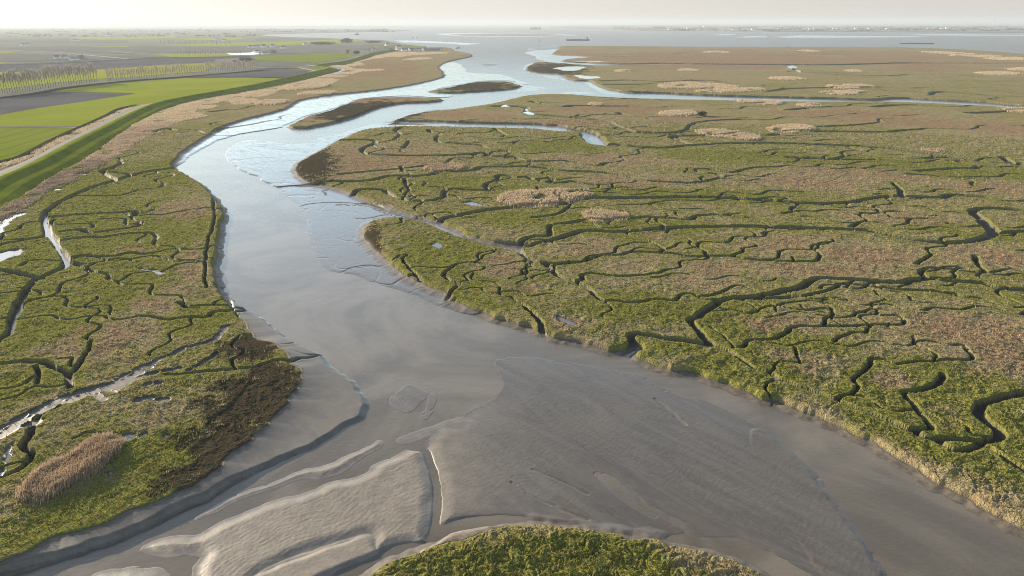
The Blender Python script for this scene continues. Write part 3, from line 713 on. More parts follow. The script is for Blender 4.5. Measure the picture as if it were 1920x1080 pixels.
TM = terrain_mat()
vz = Z
f00 = cls[:-1, :-1]
marsh_f = (f00 == 1)
up = np.maximum.reduce([vz[:-1, :-1], vz[1:, :-1], vz[:-1, 1:], vz[1:, 1:]]) > -.25
grid_object('salt_marsh', marsh_f & up, TM)
grid_object('mudflat', (~marsh_f) & up, TM)

# water sheet, out past the horizon
rr = np.concatenate([[20.0], np.exp(np.linspace(math.log(40), math.log(46000), 60))])
aa = np.linspace(0, 2 * math.pi, 97)[:-1]
vv = np.stack([np.outer(rr, np.sin(aa)), np.outer(rr, np.cos(aa)), np.zeros((len(rr), 96))], -1).reshape(-1, 3)
jj, ii = np.meshgrid(np.arange(len(rr) - 1), np.arange(96), indexing='ij')
i2 = (ii + 1) % 96
qf = np.stack([jj * 96 + ii, (jj + 1) * 96 + ii, (jj + 1) * 96 + i2, jj * 96 + i2], -1).reshape(-1, 4)[:, ::-1]
WM = water_mat()
tag(link_mesh('water', np_mesh('water', vv, qf, True), WM), kind='structure')

PM = water_mat('pool_water', (.11, .10, .09), .06, .01)
def fill_poly(name, q, z, mat, thick=0, kind='structure', parent=None):
    bm = bmesh.new()
    vs = [bm.verts.new((a, b_, z)) for a, b_ in q]
    f = bm.faces.new(vs)
    f.normal_update()
    if f.normal.z < 0: f.normal_flip()
    if thick:
        ret = bmesh.ops.extrude_face_region(bm, geom=[f])
        top = [e for e in ret['geom'] if isinstance(e, bmesh.types.BMVert)]
        bmesh.ops.translate(bm, verts=[v for v in bm.verts if v not in set(top)], vec=(0, 0, -thick))
    bmesh.ops.triangulate(bm, faces=bm.faces[:])
    bmesh.ops.recalc_face_normals(bm, faces=bm.faces[:]) if thick else None
    me = bpy.data.meshes.new(name); bm.to_mesh(me); bm.free()
    o = link_mesh(name, me, mat, parent)
    if kind: tag(o, kind=kind)
    return o
for q in pool_world:
    if np.hypot(q[:, 0], q[:, 1]).max() < 3200:
        # spread the sheet a little under the rim so the ground cuts its outline
        c = q.mean(0); qq = c + (q - c) * 1.15
        fill_poly('tidal_pool', qq, 1.66, PM)

# ------------------------------------------------------------------ farmland, dyke, roads
FARM = "-500,700 -200,440 -80,392 0,362 60,330 112,305 200,246 300,202 400,180 480,167 560,150 640,130 606,124 640,119 690,110 730,103 735,100 800,98.5 860,98 845,93.5 815,91 800,89.6 788,86.5 760,83 740,79.5 720,75.5 640,72.4 540,69.4 488,66.6 500,64.4 600,61.6 700,59.6 745,58.4 772,57 720,55.2 640,54.6 480,53.9 300,53.6 0,53.4 -400,53.2"
EARTH = field_mat('farm_soil', (.175, .175, .14), (.22, .215, .165), .3, .15, .02)
fill_poly('farmland', W(FARM, 1.2), 1.2, EARTH, 1.6)
GRN1 = field_mat('winter_wheat', (.215, .25, .022), (.26, .285, .028), 1.22, .3, .016)
GRN2 = field_mat('short_pasture', (.16, .20, .018), (.20, .225, .03), -.1, .5, .02)
GRN3 = field_mat('pale_meadow', (.25, .285, .025), (.30, .32, .04), .6, .15, .02)
PLO = field_mat('ploughed_soil', (.10, .099, .103), (.13, .126, .126), 1.1, .2, .08)
PLO2 = field_mat('harrowed_soil', (.15, .147, .135), (.185, .178, .155), .9, .2, .08)
DIT = plain_mat('ditch_bank', (.035, .042, .025), .95, .3, .3, .05)
STUB = plain_mat('rough_grass', (.17, .155, .075), .95, .25, .08, .05)
fields = [
 ("0,237 -60,238 -200,250 -200,232 0,215 60,204 150,191 200,184 245,177 255,174.6 170,173 95,172 140,165 200,158.5 280,151 350,146 420,144.5 480,144.5 530,146.5 480,159 430,168 400,173.5 350,181 300,191 262,199 232,202 205,212 175,228 160,236", GRN1),
 ("-200,258 0,238.5 100,238 154,239 120,256 75,276 40,292 0,309 -120,360", GRN2),
 ("-200,232 -200,186 0,183 50,177 92,172.6 170,173.6 252,175 243,177.5 150,191.5 60,204.5 0,215.5", PLO),
 ("-200,140 0,135 60,136 130,133 200,129.5 270,125 330,121 380,119.3 420,120 400,126 380,134 300,140 200,147 100,155 0,168 -200,188", GRN3),
 ("-200,123 0,120.5 100,116.5 200,112.5 300,107.5 380,106.5 470,104.5 455,108 400,110.5 405,112 400,116 360,118.5 300,121.5 240,126 130,132.5 0,134.5 -200,139", PLO),
 ("275,101 330,100 400,99.7 452,100 448,105 400,106 350,107 318,106.5 300,104", GRN3),
 ("282,84.8 340,83 410,80.5 480,79.5 560,77.5 640,73.5 690,74.5 660,78.5 600,82.5 480,86 410,87 330,86 300,85.6", GRN3),
 ("478,106 520,104 560,102.3 610,101 655,100.2 672,101.5 660,105.5 640,110 595,118 540,116 478,113.5", GRN2),
 ("478,114 540,116.3 594,118.3 586,122 560,124 520,125 478,124", PLO2),
 ("478,131 500,128.6 530,128.4 560,131.5 586,135.5 565,140 545,145.8 500,145 478,144.6 420,144 360,145.5 350,144 420,138", PLO),
 ("500,126.5 560,126 580,131 575,133.5 550,129 500,127.8", STUB),
 ("-100,95.5 0,95 34,98.5 0,100 -100,101", GRN3), ("-100,118 0,116 14,119 0,120 -100,121", GRN3),
 ("130,70 230,69.3 330,67.5 330,71.5 240,74 150,74.5", GRN3), ("110,87.5 240,86.5 240,88.6 130,89.4", GRN3),
 ("0,90 120,87 240,88 270,86.3 420,87.5 478,87 478,98 430,97.5 330,99 250,101 120,97 0,93", PLO2),
 ("-100,104 60,101 180,104 270,104 310,107 200,110.5 100,114 40,116 -100,116", PLO2),
 ("478,71 520,70.7 550,71.5 510,75 478,76", PLO2), ("530,86 590,85 660,84 700,85 690,92 640,96 590,99 530,101 500,101 490,96", PLO2),
 ("690,83 760,84.5 800,88 790,91 720,89", STUB), ("760,86.5 800,87 794,91.5 770,91.5 745,89.5", GRN2),
 ("0,74 120,72 240,76 240,80 100,80 0,79", PLO2), ("330,72 420,70 470,71 440,75 360,76", GRN3),
]
for k, (s, m) in enumerate(fields):
    q = densify(W(s, 1.4), True, False, .02, 8)
    fill_poly('field', q, 1.45 + .02 * k, m)
# ditch lines and farm tracks
def ribbon(name, s, width, z, mat, smooth=True, kind='structure'):
    q = densify(W(s, z) if isinstance(s, str) else s, False, smooth, .006, 3)
    t = np.gradient(q, axis=0); t /= np.hypot(t[:, 0], t[:, 1])[:, None] + 1e-9
    nrm = np.stack([t[:, 1], -t[:, 0]], 1)
    w = width if np.ndim(width) else np.full(len(q), width)
    a = q - nrm * w[:, None] / 2; b = q + nrm * w[:, None] / 2
    v = np.concatenate([np.c_[a, np.full(len(q), z)], np.c_[b, np.full(len(q), z)]])
    n = len(q); i = np.arange(n - 1)
    f = np.stack([i, i + n, i + n + 1, i + 1], 1)
    me = np_mesh(name, v, f)
    return tag(link_mesh(name, me, mat), kind=kind)
ribbon('ditch', "-60,192 0,183 60,176 125,164 180,157.5 205,155 260,150 302,147 365,142 427,137 490,131.5", 15, 1.95, DIT)  # ditch drawn wide and dark, also painting the shadow strip under the poplars
ribbon('ditch', "478,105.5 420,107 386,107.5 320,108 200,114 100,119 0,122 -60,124", 10, 1.95, DIT)
ribbon('ditch', "478,114 478,114", 1, 1.95, DIT) if False else None
ribbon('ditch', "350,145.6 420,144.6 480,144.6 535,146.2", 6, 1.95, DIT)
ribbon('ditch', "0,238 60,238 100,238.2 158,238.8", 3, 1.95, plain_mat('track_grass', (.13, .12, .08)))
ribbon('ditch', "478,104.3 560,101.6 652,99.8", 7, 1.95, DIT)
ribbon('ditch', "478,128.6 500,128 560,127.6", 6, 1.95, DIT)
TRK = plain_mat('pale_track', (.30, .28, .24), .9, .12, .1)
ribbon('farm_track', "0,93.5 60,96 110,98.5 160,103 240,110", 7, 1.97, TRK); ribbon('farm_track', "200,95 260,100 300,101.5 420,102", 6, 1.98, TRK)
ribbon('farm_track', "560,126.5 585,131.5 600,136", 6, 1.97, plain_mat('sand_track', (.34, .28, .2)))

CREST = W("-170,450 0,337 82,299 150,262 200,237 263,205 300,191 350,180.5 400,172 480,157.5 540,145 600,131.6 618,127.3 610,124.6 592,122.4 600,120.4 617,118.3 642,115.2 667,109.3 692,101 715,95.8 738,92.6", 5.2)
q = densify(CREST, False, True, .01, 5)
t = np.gradient(q, axis=0); t /= np.hypot(t[:, 0], t[:, 1])[:, None]
for _ in range(6): t[1:-1] = (t[:-2] + 2 * t[1:-1] + t[2:]) / 4
t /= np.hypot(t[:, 0], t[:, 1])[:, None]
nrm = np.stack([t[:, 1], -t[:, 0]], 1)
PROF = [(-15, .9), (-12.6, 1.5), (-2.4, 5.2), (-1.9, 5.32), (.8, 5.3), (1.2, 5.15), (4.6, 3.3), (5.0, 3.18), (10.9, 3.0), (11.3, 2.85), (16.0, .75), (17.5, .4)]
npf = len(PROF)
v = np.concatenate([np.c_[q + nrm * o_, np.full(len(q), z_) + .12 * perlin(q[:, 0] / 9 + o_, q[:, 1] / 9, 9)] for o_, z_ in PROF])
n = len(q); fs = []
for k in range(npf - 1):
    i = np.arange(n - 1); fs.append(np.stack([k * n + i, (k + 1) * n + i, (k + 1) * n + i + 1, k * n + i + 1], 1))
def dyke_mat():
    m, nt, b = new_mat('dyke_grass'); g = G(nt)
    n1_ = g.noise(.09, 4, .6, g.pos()); n2_ = g.noise(1.2, 3, .6, g.pos())
    g.l(g.mix(g.ramp(n1_, .35, .65), (.108, .138, .012), (.165, .19, .016)), b.inputs['Base Color'])
    b.inputs['Roughness'].default_value = .95; b.inputs['Specular IOR Level'].default_value = 0
    g.l(g.bump(n2_, .6, .12), b.inputs['Normal'])
    return m
tag(link_mesh('dyke', np_mesh('dyke', v, np.concatenate(fs), True), dyke_mat()), kind='structure')
ROADM = plain_mat('asphalt', (.10, .098, .095), .85, .1, .3)
ribbon('road', "-160,405 -60,355 0,324 60,299 120,268 180,238 215,219 245,205 285,195.5 300,191.5", 4.6, 2.3, ROADM)
ribbon('verge', "-160,412 -60,361 0,330 66,300 126,269 187,238.5 222,219.5 252,205.5 290,196", 5, 2.26, plain_mat('verge_grass', (.16, .185, .04), .95, .2, .15))
ribbon('road', "575,123.5 617,119.8 642,116.4 660,112 690,102.5", 9, 2.3, plain_mat('pale_concrete', (.42, .42, .41), .8, .1))

# ------------------------------------------------------------------ reeds
def in_poly(px, py, poly):
    ins = np.zeros(len(px), bool); n = len(poly)
    for i in range(n):
        x1, y1 = poly[i]; x2, y2 = poly[(i + 1) % n]
        c = (y1 > py) != (y2 > py)
        xc = (x2 - x1) * (py - y1) / (y2 - y1 + 1e-12) + x1
        ins ^= c & (px < xc)
    return ins
def reed_mat(name, a, b_):
    m, nt, b = new_mat(name); g = G(nt)
    n_ = g.noise(1.6, 3, .6, g.pos()); n2 = g.noise(.15, 3, .6, g.pos())
    g.l(g.mix(g.ramp(g.math('ADD', g.math('MULTIPLY', n_, .5), g.math('MULTIPLY', n2, .5)), .36, .62), a, b_), b.inputs['Base Color'])
    b.inputs['Roughness'].default_value = .9; b.inputs['Specular IOR Level'].default_value = .1
    tr = g.n('ShaderNodeBsdfTranslucent'); g.l(b.inputs['Base Color'].links[0].from_socket, tr.inputs['Color'])
    mx = g.n('ShaderNodeMixShader'); mx.inputs[0].default_value = .3
    out = nt.nodes['Material Output']
    g.l(b.outputs[0], mx.inputs[1]); g.l(tr.outputs[0], mx.inputs[2]); g.l(mx.outputs[0], out.inputs['Surface'])
    return m
REED_T = reed_mat('dry_reed', (.44, .345, .22), (.58, .465, .32))
REED_B = reed_mat('brown_reed', (.33, .245, .165), (.49, .375, .265))
REED_D = reed_mat('dark_reed', (.19, .145, .11), (.36, .28, .21))

def zat(x, y):
    r = math.hypot(x, y); a = math.atan2(x, y)
    j = min(NR - 1, max(0, np.searchsorted(R, r))); i = min(NA - 1, max(0, np.searchsorted(AZ, a)))
    return float(Z[j, i])

def blades(px, py, pz, h, w, lean=.18, tip=.25):
    n = len(px); an = rng.random(n) * np.pi
    dx = np.cos(an) * w / 2; dy = np.sin(an) * w / 2
    la = rng.normal(0, lean, n) + .12; lb = rng.normal(0, lean, n)
    v = np.zeros((n, 4, 3))
    v[:, 0] = np.stack([px - dx, py - dy, pz], 1); v[:, 1] = np.stack([px + dx, py + dy, pz], 1)
    tx = px + la * h; ty = py + lb * h
    v[:, 2] = np.stack([tx + dx * tip * 2, ty + dy * tip * 2, pz + h], 1); v[:, 3] = np.stack([tx - dx * tip * 2, ty - dy * tip * 2, pz + h * .97], 1)
    f = np.arange(n * 4).reshape(n, 4)
    return v.reshape(-1, 3), f

def reed_bed(s, hgt, label, mat=REED_T, dens=None, group='reed beds on the salt marsh', name='reed_bed', cat='reed bed', base=None):
    poly = W(s, 1.9)
    poly = jitter(densify(poly, True), .5, 3.0, random.randrange(900))
    c = poly.mean(0); rc = np.hypot(*c)
    lo = poly.min(0); hi = poly.max(0); area = .5 * abs(np.sum(poly[:, 0] * np.roll(poly[:, 1], 1) - poly[:, 1] * np.roll(poly[:, 0], 1)))
    w = max(.07, rc * (.0010 if rc > 200 else .0006))
    n = int(min(26000 if rc > 200 else 48000, 400 + (dens or 2.6) * area / (w * .9) ** 1.25))
    frac = area / max(1e-6, np.prod(hi - lo))
    m = int(n / max(.03, frac))
    px = lo[0] + rng.random(m) * (hi[0] - lo[0]); py = lo[1] + rng.random(m) * (hi[1] - lo[1])
    k = in_poly(px, py, poly); px = px[k]; py = py[k]
    px = px + rng.normal(0, .3 + rc * .001, len(px)); py = py + rng.normal(0, .35 + rc * .004, len(py))
    gap = perlin(px / (3 + rc * .02), py / (4 + rc * .03), 7); k = gap > (-.42 if rc > 220 else -.8)
    px = px[k]; py = py[k]; gap = gap[k]
    if base is None:
        jj = np.clip(np.searchsorted(R, np.hypot(px, py)), 0, NR - 1); ii = np.clip(np.searchsorted(AZ, np.arctan2(px, py)), 0, NA - 1)
        pz = np.maximum(Z[jj, ii], 1.2) - .25
    else: pz = np.full(len(px), base)
    hh = hgt * (.68 if rc > 200 else 1) * (.5 + .5 * rng.random(len(px)) + .28 * gap)
    v, f = blades(px - c[0], py - c[1], pz, hh, w * (.7 + .6 * rng.random(len(px))), .10)
    o = link_mesh(name, np_mesh(name, v, f), mat); o.location = (c[0], c[1], 0)
    return tag(o, label, cat, group)

REEDS = [
 ("42,924 55,908 72,890 95,876 120,866 150,846 178,828 200,826 228,832 222,846 205,862 185,884 160,896 140,904 115,918 100,930 75,934 55,932", 1.8, "tall pinkish brown reed stand on the green bank at bottom left", REED_B, 9),
 ("936,376 945,368 965,362 1000,361 1040,358.5 1100,359 1113,363 1100,369 1080,374 1055,380 1035,386 1000,388 965,386 950,384", 2.6, "large straw coloured reed bed above the long dark creek in mid marsh", REED_T, 4),
 ("1093,403 1110,398 1130,399 1152,400 1176,405 1170,411 1145,415 1120,417 1100,411", 2.4, "small oval tan reed patch below and right of the large mid marsh reed bed", REED_T, 4),
 ("797,316 812,310 840,308.5 870,314 862,318 845,321 812,321", 2.2, "dull low reed patch left of centre in the marsh near the river bend", REED_B, 4),
 ("1307,249 1320,245.5 1345,245 1385,249 1420,257 1422,261 1400,262.5 1365,259 1335,255", 2.6, "pale reed bed with a split tail right of the curved creek pool", REED_T, 3),
 ("1237,213 1262,209 1285,208 1302,211 1300,215 1285,217 1250,217.5", 2.6, "tan reed bed with a dark green bush at its right end", REED_T, 3),
 ("1237,161 1250,156.5 1310,155.5 1365,160 1382,163.5 1330,166 1270,165.5 1245,165", 2.8, "longest pale orange reed bed, just above the wide far creek", REED_T, 3),
 ("1305,172 1340,170 1345,167 1400,166 1432,167.5 1408,171 1350,173.5", 2.8, "thin reed bed directly under the longest pale orange one", REED_T, 3),
 ("1555,162.5 1570,159.5 1600,159.5 1632,161.5 1615,165 1570,166", 2.8, "upper of two pale reed beds above the wide far creek right of centre", REED_T, 3),
 ("1542,174 1560,172 1600,170.5 1627,174 1605,176.5 1560,177", 2.8, "lower of two pale reed beds above the wide far creek right of centre", REED_T, 3),
 ("1440,243 1470,237 1500,236.5 1522,240 1520,244 1490,247.5 1455,248.5", 2.8, "bright tan double reed bed just above a dark creek on the right marsh", REED_T, 3),
 ("1443,147.5 1465,145 1490,145.5 1509,148 1475,150", 2.6, "thin pale reed bed below the white marsh pond", REED_T, 3),
 ("1383,190 1410,187.5 1440,188 1462,193 1440,196.5 1405,194", 2.6, "reed bed on the near bank of the wide far creek", REED_T, 3),
 ("1498,198 1515,194.5 1535,196 1532,200 1510,201", 2.4, "small reed clump by a pond below the wide far creek", REED_T, 3),
 ("1884,206 1905,203 1960,205 1965,210 1905,210", 2.6, "reed bed at the right picture edge below the wide far creek", REED_T, 3),
 ("1833,138 1860,135.8 1895,136 1902,139.5 1865,140.5", 2.8, "pale reed streak on the far right marsh near the edge", REED_T, 3),
 ("1895,131 1925,127.8 1965,130 1965,134 1920,133.5", 2.8, "pale reed streak cut by the right picture edge", REED_T, 3),
 ("1734,98.6 1760,97.3 1815,99.8 1817,102 1780,101.5", 2.8, "long thin reed streak near the far estuary shore", REED_T, 3),
 ("1788,104 1815,102.8 1816,104.8 1795,105.5", 2.6, "short reed streak just below the long one near the estuary shore", REED_T, 3),
 ("1828,105.4 1858,103.8 1862,106 1835,107", 2.6, "small reed streak right of the two near the estuary shore", REED_T, 3),
 ("1850,110.4 1880,108.4 1925,108 1930,111 1880,112.5", 2.6, "reed streak on the far marsh close to the right edge", REED_T, 3),
 ("1320,98 1340,96 1360,97 1358,99 1335,99.2", 2.8, "tiny pale reed streak on the outer marsh below the estuary", REED_T, 3),
 ("1500,95.8 1515,94 1526,94.6 1522,96.6", 2.8, "tiny pale reed dash in the middle of the outer marsh", REED_T, 3),
 ("1273,132 1290,130 1305,131 1303,133.2 1285,133.5", 2.6, "small reed dash above the longest pale orange reed bed", REED_T, 3),
 ("1155,134 1168,131.5 1178,132 1175,134.6", 2.6, "small reed dash near the bare mud pools on the far marsh", REED_T, 3),
 ("1588,133.5 1600,131.6 1609,132.4 1605,135", 2.6, "small reed dash right of the white marsh pond", REED_T, 3),
 ("1730,282 1745,277 1760,278 1762,283 1745,285", 1.6, "faint sparse reed clump at the end of a creek on the right marsh", REED_B, 3),
 ("1104,196 1115,193.5 1126,195 1120,197.5", 2.4, "small pale reed clump on the brown marsh below the creek mouth", REED_T, 3),
 ("-40,425 0,398 38,375 72,350 108,329 130,318 150,308 160,301 178,299 196,302 186,312 165,322 140,330 136,342 110,346 84,362 60,382 30,398 0,414 -40,442", 1.5, "dark brown ragged reed strip at the dyke foot by white puddles", REED_D, 4),
 ("160,300 200,271 225,254 252,237 280,227 322,228 322,234 300,246 276,257 250,271 236,282 214,294 190,302 172,303", 1.5, "pinkish reed belt along the dyke above the dark strip", REED_B, 3),
 ("250,237 280,221 300,210.5 330,199 352,192 375,202 362,210 388,217 342,227 322,233 280,236", 1.5, "middle reed belt at the dyke foot where it bends", REED_T, 3),
 ("352,190.5 400,180.5 440,175.5 480,171 482,178 455,184 480,187 456,196 420,190 400,203 376,205 362,206", 1.5, "long pale reed belt with spiky fingers along the straight dyke", REED_T, 3),
 ("480,171 520,163.5 555,155.5 590,147 617,139 640,136.5 668,134 682,131 672,136 640,146 606,160 575,155 540,163 518,171 500,180 480,182", 1.5, "thin pale reed belt following the far straight of the dyke", REED_T, 3),
 ("528,166 575,158 606,158.5 612,162 580,167 530,168.5", 2.8, "pale reed tongue reaching out from the dyke over the left marsh", REED_T, 3),
 ("618,122.8 640,120 668,115 692,109 712,102.5 735,102 750,103 700,111 670,116 680,122 655,128 690,130.5 712,130 713,132.5 672,133.5 655,130 640,126", 1.5, "reed bed filling the kink of the dyke", REED_T, 3),
 ("728,103.5 745,98.6 800,99 830,98.5 838,100 800,102.6 765,104.5 745,107", 2.8, "pale reed bed below the harbour village", REED_T, 3),
 ("480,193.5 500,189 530,188.5 540,191.5 515,196 485,196.5", 2.6, "small pale reed patch on the left marsh beside the river", REED_T, 3),
 ("560,176 590,172.5 625,172.5 622,175.5 580,177.5", 2.6, "slim reed patch above the left river bank", REED_T, 3),
 ("758,112 785,108.7 808,109.4 800,111.5 770,112.8", 2.4, "faint reed streak on the point below the village", REED_T, 3),
]
for s, h, lab, m, d in REEDS: reed_bed(s, h, lab, m, d)
reed_bed("-120,367 -40,326 0,306 30,299 60,284 100,264 160,237 200,219 230,205 260,198.5 286,193.5 291,195.5 262,202 236,209 206,223 168,241 110,268 70,288 36,303 0,313 -40,332 -120,376", 1.5, "pale dry reeds filling the roadside ditch beside the green field", REED_T, 2.0, None, base=1.2)
ribbon('ditch', "-120,362 -40,322 0,302 30,295 60,281 100,260 158,234 198,216 225,202.5 255,196", 4, 1.98, DIT)

# loose grass tufts standing out of the sward
def grass_tufts(n):
    r_ = 80 * np.exp(rng.random(n) * math.log(620 / 80)); a = rng.uniform(AZ[0], AZ[-1], n)
    j = np.clip(np.searchsorted(R, r_), 0, NR - 1); i = np.clip(np.searchsorted(AZ, a), 0, NA - 1)
    k = (sd_m[j, i] > .9) & (MUD[j, i] < .1) & (LEV[j, i] < .75) & (DARK[j, i] < .8)
    r_, a, j, i = r_[k], a[k], j[k], i[k]
    x = r_ * np.sin(a); y = r_ * np.cos(a); z = Z[j, i]
    c = perlin(x / 6, y / 6, 91) + .6 * rng.normal(size=len(x)) + 1.2 * (GREEN[j, i] - BROWN[j, i])
    x = np.repeat(x, 3) + rng.normal(0, .12, 3 * len(x)); y = np.repeat(y, 3) + rng.normal(0, .12, len(x)); z = np.repeat(z, 3) - .12; r3 = np.repeat(r_, 3); c = np.repeat(c, 3)
    h = (.22 + .38 * rng.random(len(x))) * (1 + .0012 * r3)
    for nm, m, mt in (('grass', c > .1, GRASS_G), ('dry_grass', c <= .1, GRASS_S)):
        v, f = blades(x[m], y[m], z[m], h[m], np.maximum(.10, r3[m] * .0011) * (.6 + .8 * rng.random(m.sum())), .3, .15)
        tag(link_mesh(nm, np_mesh(nm, v, f), mt), "loose green grass tufts scattered over the marsh" if nm == 'grass' else "loose straw coloured grass tufts scattered over the marsh", 'grass', None, 'stuff')
GRASS_G = reed_mat('fresh_grass', (.13, .132, .03), (.25, .25, .07)); GRASS_S = reed_mat('straw_grass', (.22, .18, .10), (.40, .33, .20))
grass_tufts(130000)

# green bush by a reed bed
def leaf_blob(n, rx, ry, rz, size, zc, seed=1, power=.6):
    r_ = np.random.default_rng(seed)
    d = r_.normal(size=(n, 3)); d /= np.linalg.norm(d, axis=1)[:, None]
    lump = .75 + .35 * perlin(d[:, 0] * 2.2 + seed * 3, d[:, 1] * 2.2 + d[:, 2] * 1.7, seed)
    p = d * (r_.random((n, 1)) ** power) * lump[:, None] * np.array([rx, ry, rz]); p[:, 2] = np.maximum(p[:, 2], -zc * .98)
    p[:, 2] += zc
    a = r_.normal(size=(n, 3)); a /= np.linalg.norm(a, axis=1)[:, None]
    b = np.cross(a, r_.normal(size=(n, 3))); b /= np.linalg.norm(b, axis=1)[:, None]
    s = size * (.6 + .8 * r_.random((n, 1)))
    v = np.stack([p - a * s, p + b * s, p + a * s * .9 - b * s * .5], 1).reshape(-1, 3)
    return v, np.arange(n * 3).reshape(n, 3)
LEAFD = plain_mat('dark_leaves', (.035, .05, .022), .8, .35, .6, .1)
LEAFY = plain_mat('willow_twigs', (.30, .25, .08), .9, .25, .6, .1)
TWIG = reed_mat('bare_twigs', (.27, .24, .21), (.36, .32, .28))
TWIG2 = reed_mat('reddish_twigs', (.31, .26, .23), (.41, .345, .30))
BARK = plain_mat('grey_bark', (.10, .085, .07), .95, .2, 2, .05)

def tube(p0, p1, ra, rb, n=5):
    p0 = np.array(p0, float); p1 = np.array(p1, float); d = p1 - p0; d /= np.linalg.norm(d)
    u = np.cross(d, [0.3, .9, .1]); u /= np.linalg.norm(u); w_ = np.cross(d, u)
    an = np.arange(n) * 2 * np.pi / n
    ring = np.cos(an)[:, None] * u + np.sin(an)[:, None] * w_
    v = np.concatenate([p0 + ring * ra, p1 + ring * rb])
    i = np.arange(n); f = np.stack([i, (i + 1) % n, (i + 1) % n + n, i + n], 1)
    return v, f
def join(parts):
    vs, fs, o = [], [], 0
    for v, f in parts: vs.append(v); fs.append(np.asarray(f) + o); o += len(v)
    return np.concatenate(vs), np.concatenate(fs)

def make_bare_tree(name, h, clear, rad, ntw, mat, seed, label, group, tw=.09):
    r_ = np.random.default_rng(seed)
    root = empty(name); tag(root, label, 'tree', group)
    parts = []
    k = 6; zs = np.linspace(-.5, h * .8, k); xo = np.cumsum(r_.normal(0, .12, k)); yo = np.cumsum(r_.normal(0, .12, k))
    rd = np.linspace(.32 * h / 22, .07, k)
    for i in range(k - 1): parts.append(tube((xo[i], yo[i], zs[i]), (xo[i + 1], yo[i + 1], zs[i + 1]), rd[i], rd[i + 1]))
    limbs = []
    for i in range(16):
        z0 = clear + (h * .75 - clear) * i / 16; a = r_.random() * 6.28; L = rad * (1.1 - .5 * i / 16) * (.7 + .6 * r_.random()); up_ = h * .2 * (.7 + .6 * r_.random())
        fx = np.interp(z0, zs, xo); fy = np.interp(z0, zs, yo)
        e = (fx + math.cos(a) * L, fy + math.sin(a) * L, min(h, z0 + up_ + L * .4))
        parts.append(tube((fx, fy, z0), e, .085, .03, 4)); limbs.append(((fx, fy, z0), e))
    v, f = join(parts); link_mesh('trunk', np_mesh('trunk', v, f, True), BARK, root)
    # twigs: thin ascending blades hung along the limbs and the leader
    P0 = []; 
    for t_ in range(ntw):
        if r_.random() < .8:
            a, b = limbs[r_.integers(len(limbs))]; u = .25 + .75 * r_.random()
            p = np.array(a) + (np.array(b) - np.array(a)) * u
        else:
            z0 = clear + (h * .85 - clear) * r_.random(); p = np.array([np.interp(z0, zs, xo), np.interp(z0, zs, yo), z0])
        P0.append(p)
    P0 = np.array(P0); L = h * .10 * (.5 + r_.random(ntw))
    dr = np.stack([r_.normal(0, .45, ntw), r_.normal(0, .45, ntw), np.full(ntw, 1.0)], 1); dr[:, :2] += .06 * P0[:, :2]
    dr /= np.linalg.norm(dr, axis=1)[:, None]
    sd = np.cross(dr, r_.normal(size=(ntw, 3))); sd /= np.linalg.norm(sd, axis=1)[:, None]
    v = np.stack([P0 - sd * tw, P0 + sd * tw, P0 + dr * L[:, None]], 1).reshape(-1, 3)
    link_mesh('crown', np_mesh('crown', v, np.arange(ntw * 3).reshape(-1, 3)), mat, root)
    return root

def pick_row(s, step):
    pts = S(s); out = []
    for (x1, y1), (x2, y2) in zip(pts[:-1], pts[1:]):
        n = max(1, int(round((x2 - x1) / step)))
        for i in range(n): out.append((x1 + (x2 - x1) * i / n, y1 + (y2 - y1) * i / n))
    out.append(pts[-1]); return out

ROWS = [
 ('poplar_tree', "-20,178 0,174.5 62,169.5 125,159 182,153.5", 4.7, 27, 9.0, 3.5, 1500, TWIG, "tall bare poplar in the nearest row along the ditch left of the dyke", 'nearest row of bare poplars', .04),
 ('poplar_tree', "204,151.5 240,147.5 302,143.8 365,138.8 427,133.8 478,129.8", 4.4, 18.5, 3.4, 3.2, 1200, TWIG2, "shorter reddish bare poplar in the long row continuing the nearest one to the right", 'long row of shorter poplars', .04),
 ('poplar_tree', "321,106.3 386,106.2 451,104.2", 4.7, 16, 5.5, 2.3, 260, TWIG, "thin bare roadside poplar in front of the pale green strip by the white sheeting", 'thin poplar row by the white sheeting', .10),
 ('poplar_tree', "302,84.6 340,84.8 390,85.8 432,86.3", 8.2, 20, 6, 3.2, 240, TWIG, "hazy far bare tree along the distant light green field", 'far hazy tree row', .14),
]
def place_tree(base, x, y, s):
    p = P(x, y, 1.3)
    base.location = (p[0], p[1], 1.3); base.rotation_euler = (0, 0, random.random() * 6.28); base.scale = (s * (.9 + .25 * random.random()), s * (.9 + .25 * random.random()), s)
for ri, (nm, s, step, h, cl, rad, ntw, mat, lab, grp, tw) in enumerate(ROWS):
    pro = [make_bare_tree(nm, h, cl, rad, ntw, mat, 50 + ri * 10 + k, lab, grp, tw) for k in range(3)]
    for i, (x, y) in enumerate(pick_row(s, step)):
        o = pro[i] if i < 3 else copy_thing(pro[i % 3])
        place_tree(o, x + random.uniform(-.5, .5), y, random.uniform(.8, 1.08))
p = P(1316, 218, 1.9)
v, f = leaf_blob(900, 5.5, 4.5, 3.0, .45, 2.2, 4)
o = link_mesh('bush', np_mesh('bush', v, f), LEAFD); o.location = (p[0], p[1], 2.0)
tag(o, "dark green bush at the right end of a tan reed bed", 'bush')

